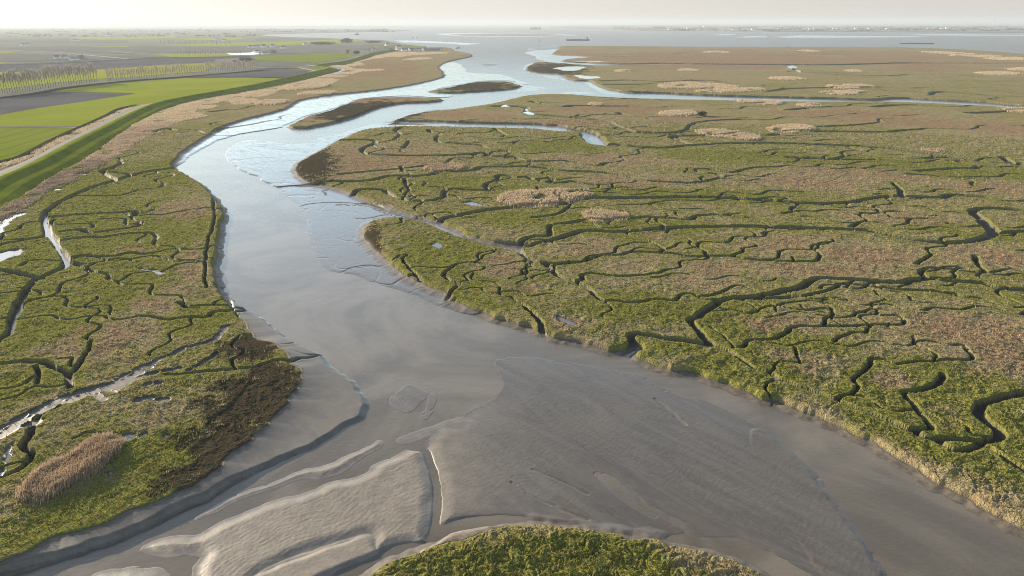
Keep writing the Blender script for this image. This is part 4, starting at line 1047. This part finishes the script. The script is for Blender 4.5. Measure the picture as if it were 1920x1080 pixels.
# hedges, willow and village trees
def bush_thing(name, x, y, rx, ry, rz, mat, label, cat, group=None, n=500, seed=1, size=.6):
    p = P(x, y, 1.4); v, f = leaf_blob(n, rx, ry, rz, size, rz * .75, seed)
    o = link_mesh(name, np_mesh(name, v, f), mat); o.location = (p[0], p[1], 1.3)
    return tag(o, label, cat, group)
bush_thing('hedge', 463, 115.5, 24, 8, 6, LEAFD, "dark evergreen hedge behind the end of the long poplar row", 'hedge', None, 1500, 3, .9)
bush_thing('hedge', 441, 117, 14, 6, 4.2, TWIG2, "brown leafless thicket left of the dark evergreen hedge", 'hedge', None, 900, 5, .8)
bush_thing('willow_tree', 652, 100.6, 6.5, 6, 7.5, LEAFY, "single yellow willow at the corner of the far green field", 'tree', None, 1200, 6, .6)
bush_thing('hedge', 669, 101, 12, 7, 6, LEAFD, "dark round evergreen clump right of the yellow willow", 'hedge', None, 900, 7, .9)
bush_thing('hedge', 605, 83.6, 75, 10, 7, LEAFD, "long dark tree belt behind the white cottage", 'hedge', None, 1800, 8, 1.6)
bush_thing('hedge', 650, 80.5, 36, 14, 12, LEAFD, "tall dark wood at the right end of the long tree belt", 'hedge', None, 1400, 9, 1.8)
bush_thing('hedge', 700, 80, 52, 10, 5, LEAFD, "low dark hedge line running to the estuary shore", 'hedge', None, 1000, 10, 1.5)
bush_thing('hedge', 52, 134, 9, 3, 2.2, LEAFD, "small dark hedge in the meadow behind the nearest poplars", 'hedge', None, 400, 12, .6)
for k, (x, y, s) in enumerate([(118, 112, 1), (132, 112.5, .9), (137, 111, 1.1), (146, 111.5, .9), (100, 113, .9), (88, 113.5, .8)]):
    lab = "bare tree among the farm buildings on the left plain"
    if k == 0: farm_t = make_bare_tree('farm_tree', 12, 2.5, 4.2, 420, TWIG, 400, lab, 'trees round the left farm', .12)
    o = farm_t if k == 0 else copy_thing(farm_t)
    place_tree(o, x, y, s)
vil_t = None
for k in range(34):
    if k < 16: x = 685 + k * 3.0 + random.uniform(-1, 1); y = 98.6 - (x - 685) * .06 + random.uniform(-1.5, 1)
    elif k < 28: x = 738 + (k - 16) * 6.2 + random.uniform(-2, 2); y = 94.2 + random.uniform(-.7, .8)
    else: x = 484 + (k - 28) * 9 + random.uniform(-2, 2); y = 90 + random.uniform(-.8, .8)
    if k == 0: vil_t = make_bare_tree('village_tree', 11, 2, 4.5, 380, TWIG, 430, "bare tree among the houses beyond the far green field", 'trees in the villages', .16)
    o = vil_t if k == 0 else copy_thing(vil_t)
    place_tree(o, x, y, random.uniform(.7, 1.15))

# ------------------------------------------------------------------ buildings
WHITE = plain_mat('white_render', (.75, .73, .70), .8, .05, .2); BRICK = plain_mat('brick', (.28, .17, .13), .9, .12, .3)
ROOFR = plain_mat('red_tiles', (.24, .13, .095), .9, .15, .4); ROOFG = plain_mat('grey_roof', (.22, .22, .23), .8, .1, .3); GLASSM = plain_mat('dark_glass', (.04, .05, .06), .2, .1, 1, .5)
SHEET = plain_mat('white_sheeting', (.82, .82, .80), .5, .04, .05)
def box_vf(x0, x1, y0, y1, z0, z1):
    v = np.array([(a, b, c) for c in (z0, z1) for b in (y0, y1) for a in (x0, x1)], float)
    f = np.array([(0, 2, 3, 1), (4, 5, 7, 6), (0, 1, 5, 4), (2, 6, 7, 3), (0, 4, 6, 2), (1, 3, 7, 5)])
    return v, f
def house(x, y, w, d, h, rh, wall, roof, label, name='house', cat='house', group=None, rz=0.0, z=1.2):
    p = P(x, y, z); rz = abs(rz) * .5 + .45; w *= 1.25; d *= 1.25; h *= 1.3; rh *= 1.1
    root = empty(name, (p[0], p[1], z), rz - math.atan2(p[0], p[1])); tag(root, label, cat, group)
    parts = [box_vf(-w / 2, w / 2, -d / 2, d / 2, -.5, h)]
    v, f = join(parts)
    me = bpy.data.meshes.new('wall'); 
    bm = bmesh.new(); vs = [bm.verts.new(t_) for t_ in v]
    for q_ in f: bm.faces.new([vs[i] for i in q_])
    for sx in (-w / 2, w / 2):      # gable triangles
        bm.faces.new([bm.verts.new((sx, -d / 2, h)), bm.verts.new((sx, d / 2, h)), bm.verts.new((sx, 0, h + rh - .1))])
    bm.to_mesh(me); bm.free(); link_mesh('wall', me, wall, root)
    o_ = .4
    rv = np.array([(-w / 2 - o_, -d / 2 - o_, h - .2), (w / 2 + o_, -d / 2 - o_, h - .2), (w / 2 + o_, 0, h + rh), (-w / 2 - o_, 0, h + rh), (-w / 2 - o_, d / 2 + o_, h - .2), (w / 2 + o_, d / 2 + o_, h - .2)])
    rf = np.array([(0, 1, 2, 3), (3, 2, 5, 4)])
    ro = link_mesh('roof', np_mesh('roof', rv, rf), roof, root)
    if w < 30:
        cv, cf = box_vf(w * .2, w * .2 + .7, -.35, .35, h + rh - .6, h + rh + 1.0)
        link_mesh('chimney', np_mesh('chimney', cv, cf), BRICK, ro)
    n_w = max(2, int(w / 4)); ww = []
    for i in range(n_w):
        cx = -w / 2 + (i + .5) * w / n_w; ww.append(box_vf(cx - .5, cx + .5, -d / 2 - .03, -d / 2 + .05, .9, min(h - .4, 2.2)))
    for wv in ww[:3]: link_mesh('window', np_mesh('window', *wv), GLASSM, root)
    return root
HOUSES = [
 (747, 93.4, 13, 10, 7, 5, WHITE, ROOFG, "largest bright white house in the harbour village", 0.3),
 (726, 86.5, 12, 9, 5, 4, WHITE, ROOFG, "lone pale house above the harbour village by the outer field", .2),
 (731, 95.6, 14, 8, 3.5, 3, WHITE, ROOFR, "white cottage at the left end of the village beside the pool", .5),
 (756, 96.2, 9, 7, 3.5, 3.2, WHITE, ROOFR, "small white house right of the largest village house", .2),
 (762, 95.8, 8, 7, 3.5, 3.2, WHITE, ROOFG, "second small white house right of the largest village house", -.2),
 (769, 95.3, 8, 8, 4, 3.2, WHITE, ROOFR, "narrow white house in the middle of the village", .1),
 (773, 95.2, 8, 8, 4, 3.2, BRICK, ROOFR, "brick house between the white ones in the middle of the village", .1),
 (777.5, 95.1, 10, 8, 3.6, 3.2, WHITE, ROOFG, "white house with grey roof right of the brick house", -.1),
 (784, 95, 11, 8, 3.6, 3, WHITE, ROOFR, "long white house near the village sheds", .1),
 (796, 95, 9, 8, 4.2, 3.2, WHITE, ROOFG, "white house at the left end of the long grey shed", .2),
 (824, 94, 12, 8, 3.4, 2.6, WHITE, ROOFG, "pale harbour hut at the right end of the village", .1),
 (700, 96, 9, 8, 4.5, 4, WHITE, ROOFG, "white gabled house beside the dyke before the village", .7),
 (494, 89.5, 14, 10, 5, 4.5, WHITE, ROOFR, "bright white gabled farmhouse in the far hamlet", .5),
 (482, 89, 14, 9, 4, 4, WHITE, ROOFG, "white barn left of the gabled farmhouse in the far hamlet", .1),
 (511, 88, 12, 9, 4.5, 4, WHITE, ROOFR, "white house right of the gabled farmhouse in the far hamlet", .2),
 (530, 92, 12, 9, 4.5, 4, WHITE, ROOFG, "white house standing alone right of the far hamlet", .4),
 (497, 101.6, 16, 8, 3, 2.5, WHITE, ROOFG, "low white shed on the edge of the far green field", .1),
 (482, 99.4, 12, 8, 4, 3.2, WHITE, ROOFR, "white house left of the low shed by the far green field", .3),
 (513, 100, 10, 8, 4, 3.2, BRICK, ROOFR, "brown house right of the low shed by the far green field", .3),
 (572, 84.2, 12, 9, 4, 3.5, WHITE, ROOFG, "white cottage at the left end of the dark tree belt", .2),
 (649, 74.5, 20, 10, 4, 3, WHITE, ROOFG, "white farmhouse alone near the estuary shore", .1),
 (407, 74.4, 30, 14, 5, 3, WHITE, ROOFG, "long white barn in the hazy distance", .1),
 (419.5, 78, 14, 10, 6, 4, WHITE, ROOFR, "white house in front of the long hazy barn", .5),
 (469, 89.6, 11, 9, 4, 3.5, WHITE, ROOFR, "white house at the left edge of the far hamlet", .2),
 (477, 89.8, 9, 9, 4, 3.5, WHITE, ROOFG, "small white house second from the left in the far hamlet", .2),
 (47, 86.4, 24, 12, 5, 4, WHITE, ROOFG, "white farm far off on the left plain", .3),
 (142, 77.3, 26, 12, 5, 3, WHITE, ROOFG, "pale hazy barn on the left plain", .1),
 (205, 67.5, 34, 14, 6, 4, WHITE, ROOFG, "faint white barn near the horizon on the left", .1),
 (107, 111, 12, 9, 4, 3.6, WHITE, ROOFR, "white farmhouse left of the trees on the left plain", .3),
 (120, 110.8, 14, 9, 4.6, 3.8, WHITE, ROOFG, "brightest white farmhouse between the trees on the left plain", .5),
 (139, 112.8, 15, 8, 3, 2.6, WHITE, ROOFG, "low white shed in front of the farm trees on the left plain", .05),
 (152, 109.8, 10, 8, 4, 3.4, BRICK, ROOFR, "brown barn right of the farm trees on the left plain", .2),
]
for (x, y, w, d, h, rh, wl, rf, lab, rz) in HOUSES: house(x, y, w, d, h, rh, wl, rf, lab, rz=rz)
house(808, 95.2, 42, 12, 3.6, 2, ROOFG, ROOFG, "long grey harbour shed at the right of the village", 'shed', 'shed', None, .05)
for k in range(10): house(254 + k * 3.1, 67.6 - k * .04, 24, 14, 5, 3, WHITE, ROOFG, "white greenhouse block in the hazy distance on the left plain", 'greenhouse', 'greenhouse', 'hazy white greenhouses', .1)
fill_poly('plastic_sheeting', densify(W("426,100 445,99.8 470,99 474,97.2 486,97 486,102 470,103.6 445,103.5 430,102.5", 1.4), True, False, .02, 8), 2.2, SHEET, .5, None)
tag(bpy.data.objects['plastic_sheeting'], "flat white plastic covered beds beside the thin poplar row", 'plastic sheet')
fill_poly('harbour_pool', W("719,103 728,100 741,99 735,103 727,104", 1.4), 1.62, PM)

# far shore to the right, low land beyond the estuary
FARL = plain_mat('far_land', (.16, .15, .13), .95, .3, .004)
fill_poly('far_shore', W("1030,51.5 1100,54.3 1200,57 1300,57.6 1440,58.8 1560,58.8 1690,59.4 1800,59.8 1920,60.2 2080,60.8 2080,48.4 1920,48.2 1700,48.4 1560,47.8 1440,46.5 1300,46.1 1200,46.4 1100,47.4 1030,49", 4), 4, FARL, 4.5)
fill_poly('far_shore', W("-300,51.2 0,51 300,51 480,50.8 700,50.2 760,49.4 700,48.6 480,48.6 0,49.3 -300,49.6", 4), 4, FARL, 4.5)
fill_poly('sandbank', W("838,65 870,63.6 905,63 960,62.6 1020,63.6 1068,66.2 1010,67.2 960,68 900,67.2 860,66.6", .8), .9, plain_mat('sandbank_sand', (.22, .18, .16), .8, .2, .01, .3), 1.2)
fill_poly('sandbank', W("815,64 840,62.2 960,61.6 1075,65.2 1085,66.4 1010,68.4 960,69.3 880,68 840,66.4", .2), .25, plain_mat('sandbank_wet', (.3, .28, .26), .25, .1, .01, .5), .5)
fill_poly('sandbank', W("900,121.3 915,120.4 932,121 925,122.3 908,122.3", .2), .3, plain_mat('sandbank_mud', (.14, .13, .12), .5, .1, .01, .4), .5)
fill_poly('sandbank', W("740,76 780,76.2 830,78.4 870,80.4 905,82 870,84.5 850,82.2 800,80.4 760,79.5", .2), .35, bpy.data.materials['sandbank_wet'], .5)
for s in ("1340,64.6 1375,63.6 1380,65 1350,65.6", "1380,69.6 1410,67.8 1440,68.2 1436,70 1400,70.4", "1450,69.2 1500,66.2 1600,67.5 1690,68 1760,67 1690,70 1560,70.8 1480,70.6",
          "1700,65 1780,64 1860,65 1960,66 1960,67.5 1860,67 1760,66.4"):
    fill_poly('sandbank', W(s, .2), .3, bpy.data.materials['sandbank_wet'], .5)

FB = [(1226,55),(1255,56,), (1290,53.5), (1322,50.5), (1330,50.3), (1375,55.5), (1412,55.6), (1460,55), (1465,54.6), (1508,54.4), (1519,55), (1526,55.2), (1533,55.4), (1564,54.4), (1571,54.7), (1577,54.5), (1585,55.2), (1605,54.6), (1630,54.4), (1664,55), (1698,55.5), (1710,56.4), (1727,56), (1741,54.8), (1757,53.6), (1766,54.6), (1777,53.4), (1845,55.4), (1912,55.4)]
for k, t_ in enumerate(FB):
    x, y = t_[0], t_[1]; p = P(x, y, 4); sc = np.hypot(p[0], p[1]) / F
    w_ = sc * random.uniform(2.2, 5.0) * (2.0 if x in (1322, 1777, 1757) else 1)
    house(x, y, w_, w_ * .5, sc * random.uniform(.7, 1.3), sc * .45, WHITE if k % 4 else BRICK, ROOFG if k % 3 else ROOFR,
          "pale hazy building on the low far shore across the estuary", 'far_building', 'building', 'buildings on the far shore', random.uniform(-.3, .3), 3.9)
# far woods on the distant shore: one mass
pts = []
for k in range(2600):
    x = random.uniform(1150, 1960); y = random.uniform(49.5, 58.0 if x > 1250 else 55)
    if perlin(np.array([x / 42.0]), np.array([y / 2.2]), 71)[0] < .05: continue
    p = P(x, y, 4); pts.append(p)
for k in range(1400):
    x = random.uniform(0, 760); y = random.uniform(54.5, 70 if x < 480 else 60)
    if perlin(np.array([x / 46.0]), np.array([y / 1.6]), 73)[0] < .22: continue
    pts.append(P(x, y, 1.3))
pts = np.array(pts); sc = np.hypot(pts[:, 0], pts[:, 1]) / F
nb = len(pts); hgt = 3 + 6 * rng.random(nb); wd = sc * (1.5 + 3 * rng.random(nb))
a_ = np.arctan2(pts[:, 0], pts[:, 1]); dx = np.cos(a_) * wd; dy = -np.sin(a_) * wd
v = np.stack([np.c_[pts[:, 0] - dx, pts[:, 1] - dy, pts[:, 2] - 1], np.c_[pts[:, 0] + dx, pts[:, 1] + dy, pts[:, 2] - 1],
              np.c_[pts[:, 0] + dx * .7, pts[:, 1] + dy * .7, pts[:, 2] + hgt], np.c_[pts[:, 0] - dx * .5, pts[:, 1] - dy * .5, pts[:, 2] + hgt * .8],
              np.c_[pts[:, 0] + dy * .6, pts[:, 1] - dx * .6, pts[:, 2] + hgt * .6]], 1).reshape(-1, 3)
b5 = np.arange(nb)[:, None] * 5
f = np.concatenate([b5 + np.array([[0, 1, 2]]), b5 + np.array([[0, 2, 3]]), b5 + np.array([[0, 1, 4]]), b5 + np.array([[2, 3, 4]]), b5 + np.array([[1, 2, 4]]), b5 + np.array([[0, 4, 3]])])
tag(link_mesh('distant_woodland', np_mesh('distant_woodland', v, f), LEAFD), "hazy belts of far woodland on the low shores near the horizon", 'woodland', None, 'stuff')

# ------------------------------------------------------------------ wind turbines
TW = plain_mat('turbine_white', (.8, .8, .8), .5, .03)
def turbine(x, y, hub, ang, label, proto=[None]):
    p = P(x, y, 4)
    if proto[0] is None:
        root = empty('wind_turbine'); proto[0] = root
        v, f = tube((0, 0, -1), (0, 0, 80), 2.6, 1.4, 8); link_mesh('tower', np_mesh('tower', v, f, True), TW, root)
        v, f = box_vf(-2, 2, -4, 7, 79.5, 83.5); link_mesh('nacelle', np_mesh('nacelle', v, f), TW, root)
        v, f = tube((0, -4, 81.5), (0, -6.5, 81.5), 1.8, .6, 8); link_mesh('hub', np_mesh('hub', v, f, True), TW, root)
        for k in range(3):
            a = .4 + k * 2.0944; d = np.array([math.sin(a), 0, math.cos(a)]); s_ = np.array([math.cos(a), 0, -math.sin(a)])
            o_ = np.array([0, -5, 81.5])
            v = np.array([o_ - s_ * 1.2, o_ + s_ * 1.2, o_ + d * 14 + s_ * 2.4, o_ + d * 46 + s_ * .5, o_ + d * 46 - s_ * .2, o_ + d * 14 - s_ * .8])
            v2 = v + np.array([0, .5, 0]); fv = np.array([(0, 1, 2, 5), (5, 2, 3, 4), (6, 11, 8, 7), (11, 10, 9, 8), (1, 7, 8, 2), (2, 8, 9, 3), (0, 5, 11, 6), (5, 4, 10, 11)])
            link_mesh('blade', np_mesh('blade', np.concatenate([v, v2]), fv), TW, root)
        o = root
    else: o = copy_thing(proto[0])
    o.location = (p[0], p[1], 4); s_ = hub / 80; o.scale = (s_ * 1.3, s_ * 1.3, s_); o.rotation_euler = (0, 0, -math.atan2(p[0], p[1]) + ang)
    tag(o, label, 'wind turbine', 'white wind turbines beyond the far shore')
for (x, y, h_, a, lab) in [(1668, 48.5, 70, .1, "leftmost faint wind turbine beyond the far shore"), (1713, 48.5, 70, .2, "faint wind turbine second from left beyond the far shore"), (1764, 48.6, 84, -.1, "wind turbine above the white buildings of the far shore"),
                       (1790, 48.2, 92, .3, "tall wind turbine just right of the one above the white buildings"), (1812, 48.4, 66, 0, "short wind turbine in the middle of the right group"), (1860, 50, 96, .2, "tallest and clearest wind turbine near the right edge"), (1901, 48.6, 80, -.2, "rightmost wind turbine beyond the far shore")]:
    turbine(x, y, h_, a, lab)

# ------------------------------------------------------------------ vessels
HULLD = plain_mat('dark_hull', (.07, .075, .09), .6, .1, .1); HULLR = plain_mat('rust_hull', (.16, .10, .085), .7, .2, .1); HULLG = plain_mat('grey_hull', (.25, .28, .3), .6, .1, .1)
CONT = [plain_mat('container_' + n_, c_, .7, .1, .2) for n_, c_ in (('blue', (.08, .13, .22)), ('rust', (.25, .09, .06)), ('grey', (.3, .3, .31)), ('green', (.08, .17, .13)))]
def hull_vf(L, B, D, sheer=1.0):
    """bow at -x"""
    xs = np.array([-.5, -.46, -.38, -.25, .3, .46, .5]) * L; hw = np.array([.02, .22, .42, .5, .5, .46, .36]) * B
    top = np.array([1.25, 1.18, 1.05, 1, 1, 1.05, 1.1]) * D; bx = np.array([.03, .015, .005, 0, 0, 0, -.01]) * L
    v = []
    for x_, w_, t_, b_ in zip(xs, hw, top, bx):
        v += [(x_ + b_, -w_ * .85, -.6), (x_, -w_, t_), (x_, w_, t_), (x_ + b_, w_ * .85, -.6)]
    f = []
    for i in range(len(xs) - 1):
        a = i * 4; b = a + 4
        f += [(a, b, b + 1, a + 1), (a + 1, b + 1, b + 2, a + 2), (a + 2, b + 2, b + 3, a + 3), (a + 3, b + 3, b, a)]
    n = (len(xs) - 1) * 4; f += [(0, 1, 2, 3), (n + 3, n + 2, n + 1, n)]
    return np.array(v), np.array(f)
def vessel(name, x, y, Lpx, label, cat, hullm, flip=False, kind='cargo', rz=0.0):
    p = P(x, y, 0); px = np.hypot(np.hypot(p[0], p[1]), H) / F; L = Lpx * px
    root = empty(name, (p[0], p[1], 0), -math.atan2(p[0], p[1]) + rz + (math.pi if flip else 0)); tag(root, label, cat)
    def add(nm, vf, m, par=root): return link_mesh(nm, np_mesh(nm, *vf), m, par)
    D = {'cargo': 2.4, 'barge': 1.2, 'container': 2.6, 'ferry': 2.0, 'boat': 1.0}[kind] * px * .9; B = L * .15
    add('hull', hull_vf(L, B, D), hullm)
    if kind == 'cargo':
        add('hatch_cover', box_vf(-.36 * L, .2 * L, -.36 * B, .36 * B, D, D + .35 * px), HULLR)
        d = add('deckhouse', box_vf(.25 * L, .38 * L, -.42 * B, .42 * B, D, D + 2.4 * px), WHITE); add('window_band', box_vf(.247 * L, .25 * L, -.35 * B, .35 * B, D + 1.7 * px, D + 2.1 * px), GLASSM, d)
        add('funnel', box_vf(.37 * L, .42 * L, -.14 * B, .14 * B, D, D + 4.6 * px), HULLG)
        v, f = tube((.33 * L, 0, D + 2.4 * px), (.33 * L, 0, D + 5.6 * px), .4 * px, .12 * px, 5); add('mast', (v, f), HULLG)
        v, f = tube((-.45 * L, 0, D), (-.45 * L, 0, D + 1.8 * px), .2 * px, .1 * px, 5); add('foremast', (v, f), HULLG)
    elif kind == 'barge':
        add('hatch_cover', box_vf(-.36 * L, .22 * L, -.36 * B, .36 * B, D, D + .9 * px), plain_mat('hatch_pale', (.5, .52, .54)))
        d = add('wheelhouse', box_vf(.34 * L, .39 * L, -.3 * B, .3 * B, D, D + 2.6 * px), WHITE); add('window_band', box_vf(.337 * L, .34 * L, -.28 * B, .28 * B, D + 1.7 * px, D + 2.3 * px), GLASSM, d)
        add('cabin', box_vf(.28 * L, .46 * L, -.36 * B, .36 * B, D, D + 1.1 * px), WHITE)
        v, f = tube((-.1 * L, 0, D), (-.1 * L, 0, D + 1.9 * px), .18 * px, .1 * px, 5); add('mast', (v, f), WHITE)
    elif kind == 'container':
        for i in range(8):
            x0 = -.40 * L + i * .085 * L; hh = (2.0 + .8 * math.sin(i * 1.7)) * px * .62
            add('container_stack', box_vf(x0, x0 + .078 * L, -.42 * B, .42 * B, D, D + hh), CONT[i % 4])
        d = add('deckhouse', box_vf(.3 * L, .37 * L, -.42 * B, .42 * B, D, D + 3.0 * px), WHITE); add('window_band', box_vf(.297 * L, .3 * L, -.4 * B, .4 * B, D + 2.3 * px, D + 2.7 * px), GLASSM, d)
        add('container_stack', box_vf(.39 * L, .47 * L, -.42 * B, .42 * B, D, D + 1.6 * px), CONT[1])
        v, f = tube((.335 * L, 0, D + 3 * px), (.335 * L, 0, D + 3.9 * px), .25 * px, .1 * px, 5); add('mast', (v, f), HULLG)
    elif kind == 'ferry':
        add('deckhouse', box_vf(-.15 * L, .38 * L, -.45 * B, .45 * B, D, D + 2.6 * px), WHITE)
        add('bridge', box_vf(.02 * L, .25 * L, -.4 * B, .4 * B, D + 2.6 * px, D + 4.4 * px), WHITE)
        v, f = tube((.1 * L, 0, D + 4.4 * px), (.1 * L, 0, D + 6.4 * px), .35 * px, .15 * px, 5); add('mast', (v, f), WHITE)
    else:
        add('cabin', box_vf(0, .3 * L, -.3 * B, .3 * B, D, D + 1.1 * px), WHITE)
    return root
vessel('cargo_ship', 1083, 76.3, 42, "long rust grey cargo ship with white deckhouse at its right end on the estuary", 'ship', HULLR, kind='cargo')
vessel('container_ship', 1004, 55.4, 20, "hazy container ship near the horizon above the long sandbank", 'ship', HULLG, kind='container')
vessel('river_barge', 1719, 82.2, 48, "low dark barge with white wheelhouse at its left end", 'barge', HULLD, flip=True, kind='barge')
vessel('passenger_ship', 669, 65.6, 8.5, "small white ship with tall upperworks off the far point", 'ship', HULLR, kind='ferry')
vessel('work_boat', 782, 71.7, 3.6, "tiny dark boat right of the pair off the far point", 'boat', HULLD, kind='boat')
vessel('work_boat', 774.5, 71.5, 3.2, "tiny pale boat left of the pair off the far point", 'boat', HULLG, kind='boat')
p = P(1011.5, 79.8, 0); root = empty('beacon', (p[0], p[1], 0)); tag(root, "thin dark channel beacon pole standing in the estuary", 'beacon')
v, f = tube((0, 0, -1), (0, 0, 13), .7, .5, 6); link_mesh('pole', np_mesh('pole', v, f), HULLD, root)
v, f = tube((0, 0, 13), (0, 0, 15.5), 1.6, .3, 6); link_mesh('topmark', np_mesh('topmark', v, f), HULLD, root)
a_, b_ = P(855.5, 92.3, 0), P(861, 88.6, 0); root = empty('jetty', (a_[0], a_[1], 0)); tag(root, "short dark wooden jetty at the harbour mouth", 'jetty')
d = (b_ - a_)[:2]; L = np.hypot(*d); root.rotation_euler = (0, 0, math.atan2(d[1], d[0]))
link_mesh('deck', np_mesh('deck', *box_vf(0, L, -2.5, 2.5, 2.4, 2.8)), HULLD, root)
for k in range(8):
    v, f = tube((L * (k + .5) / 8, (-1) ** k * 2.2, -1), (L * (k + .5) / 8, (-1) ** k * 2.2, 3.8), .4, .35, 5); link_mesh('pile', np_mesh('pile', v, f), HULLD, root)

# ------------------------------------------------------------------ air, sky, sun, camera
SUN_AZ, SUN_EL = math.radians(-52), math.radians(14)
w = bpy.data.worlds.new('World'); bpy.context.scene.world = w; w.use_nodes = True
nt = w.node_tree; bg = nt.nodes['Background']; sky = nt.nodes.new('ShaderNodeTexSky')
sky.sky_type = 'NISHITA'; sky.sun_disc = False; sky.sun_elevation = SUN_EL; sky.sun_rotation = SUN_AZ
sky.altitude = 80; sky.air_density = 1.0; sky.dust_density = .5; sky.ozone_density = 1.6
tc = nt.nodes.new('ShaderNodeTexCoord'); sep = nt.nodes.new('ShaderNodeSeparateXYZ'); nt.links.new(tc.outputs['Generated'], sep.inputs[0])
def stage(lo, hi):
    mr = nt.nodes.new('ShaderNodeMapRange'); mr.interpolation_type = 'SMOOTHSTEP'; mr.inputs['From Min'].default_value = lo; mr.inputs['From Max'].default_value = hi
    nt.links.new(sep.outputs[2], mr.inputs['Value']); return mr.outputs['Result']
def tone(sat, val):
    hs = nt.nodes.new('ShaderNodeHueSaturation'); hs.inputs['Saturation'].default_value = sat; hs.inputs['Value'].default_value = val
    nt.links.new(sky.outputs[0], hs.inputs['Color']); return hs.outputs[0]
def mixs(f_, a__, b__):
    m_ = nt.nodes.new('ShaderNodeMix'); m_.data_type = 'RGBA'
    nt.links.new(f_, m_.inputs[0]); nt.links.new(a__, m_.inputs[6]); nt.links.new(b__, m_.inputs[7]); return m_.outputs[2]
low = nt.nodes.new('ShaderNodeMix'); low.data_type = 'RGBA'; low.blend_type = 'MULTIPLY'; low.inputs[0].default_value = 1
gm = nt.nodes.new('ShaderNodeGamma'); gm.inputs['Gamma'].default_value = .4; nt.links.new(tone(.25, 1.0), gm.inputs['Color'])
sc2 = nt.nodes.new('ShaderNodeVectorMath'); sc2.operation = 'SCALE'; sc2.inputs['Scale'].default_value = 2.4; nt.links.new(gm.outputs[0], sc2.inputs[0])
nt.links.new(sc2.outputs[0], low.inputs[6]); low.inputs[7].default_value = (1, .94, .885, 1)
nt.links.new(mixs(stage(.4, .8), mixs(stage(.16, .34), mixs(stage(.03, .12), low.outputs[2], tone(1.1, 2.1)), tone(.5, 1.9)), sky.outputs[0]), bg.inputs[0])
bg.inputs[1].default_value = .073
sl = bpy.data.lights.new('sun', 'SUN'); sl.energy = 5.0; sl.angle = math.radians(.6); sl.color = (1, .85, .63)
so = bpy.data.objects.new('sun', sl); C.objects.link(so)
dirv = Vector((math.sin(SUN_AZ) * math.cos(SUN_EL), math.cos(SUN_AZ) * math.cos(SUN_EL), math.sin(SUN_EL)))
so.rotation_euler = (-dirv).to_track_quat('-Z', 'Y').to_euler(); so.location = (0, 0, 300)

HAZE = 8.5e-5
v, f = box_vf(-47500, 47500, -47500, 47500, -3, 150)
hz = link_mesh('haze', np_mesh('haze', v, f), None); tag(hz, "pale even haze over the whole estuary", 'haze', None, 'stuff')
hm = bpy.data.materials.new('haze_air'); hm.use_nodes = True; hn = hm.node_tree
hn.nodes.remove(hn.nodes['Principled BSDF'])
pv = hn.nodes.new('ShaderNodeVolumePrincipled'); pv.inputs['Color'].default_value = (.63, .69, .75, 1); pv.inputs['Density'].default_value = HAZE; pv.inputs['Anisotropy'].default_value = .15
hn.links.new(pv.outputs[0], hn.nodes['Material Output'].inputs['Volume'])
hz.data.materials.append(hm)
try: hm.cycles.homogeneous_volume = True
except Exception: pass

cam = bpy.data.cameras.new('camera'); co = bpy.data.objects.new('camera', cam); C.objects.link(co)
cam.sensor_width = 36; cam.lens = F / 1920 * 36; cam.clip_start = 1; cam.clip_end = 120000
M = Matrix(((RT[0], UP[0], -f0[0], 0), (RT[1], UP[1], -f0[1], 0), (RT[2], UP[2], -f0[2], H), (0, 0, 0, 1)))
co.matrix_world = M
sc_ = bpy.context.scene; sc_.camera = co
sc_.view_settings.view_transform = 'Standard'; sc_.view_settings.look = 'None'; sc_.view_settings.exposure = 1.14; sc_.view_settings.gamma = 1
sc_.cycles.use_denoising = True; sc_.cycles.denoising_prefilter = 'NONE'; sc_.cycles.sample_clamp_indirect = 2.5; sc_.cycles.sample_clamp_direct = 3; sc_.cycles.use_adaptive_sampling = False; sc_.cycles.filter_width = 1.0
sc_.cycles.volume_bounces = 0; sc_.cycles.max_bounces = 6; sc_.cycles.transparent_max_bounces = 8
print('script', round(time.time() - T0, 1), 'objects', len(bpy.data.objects))
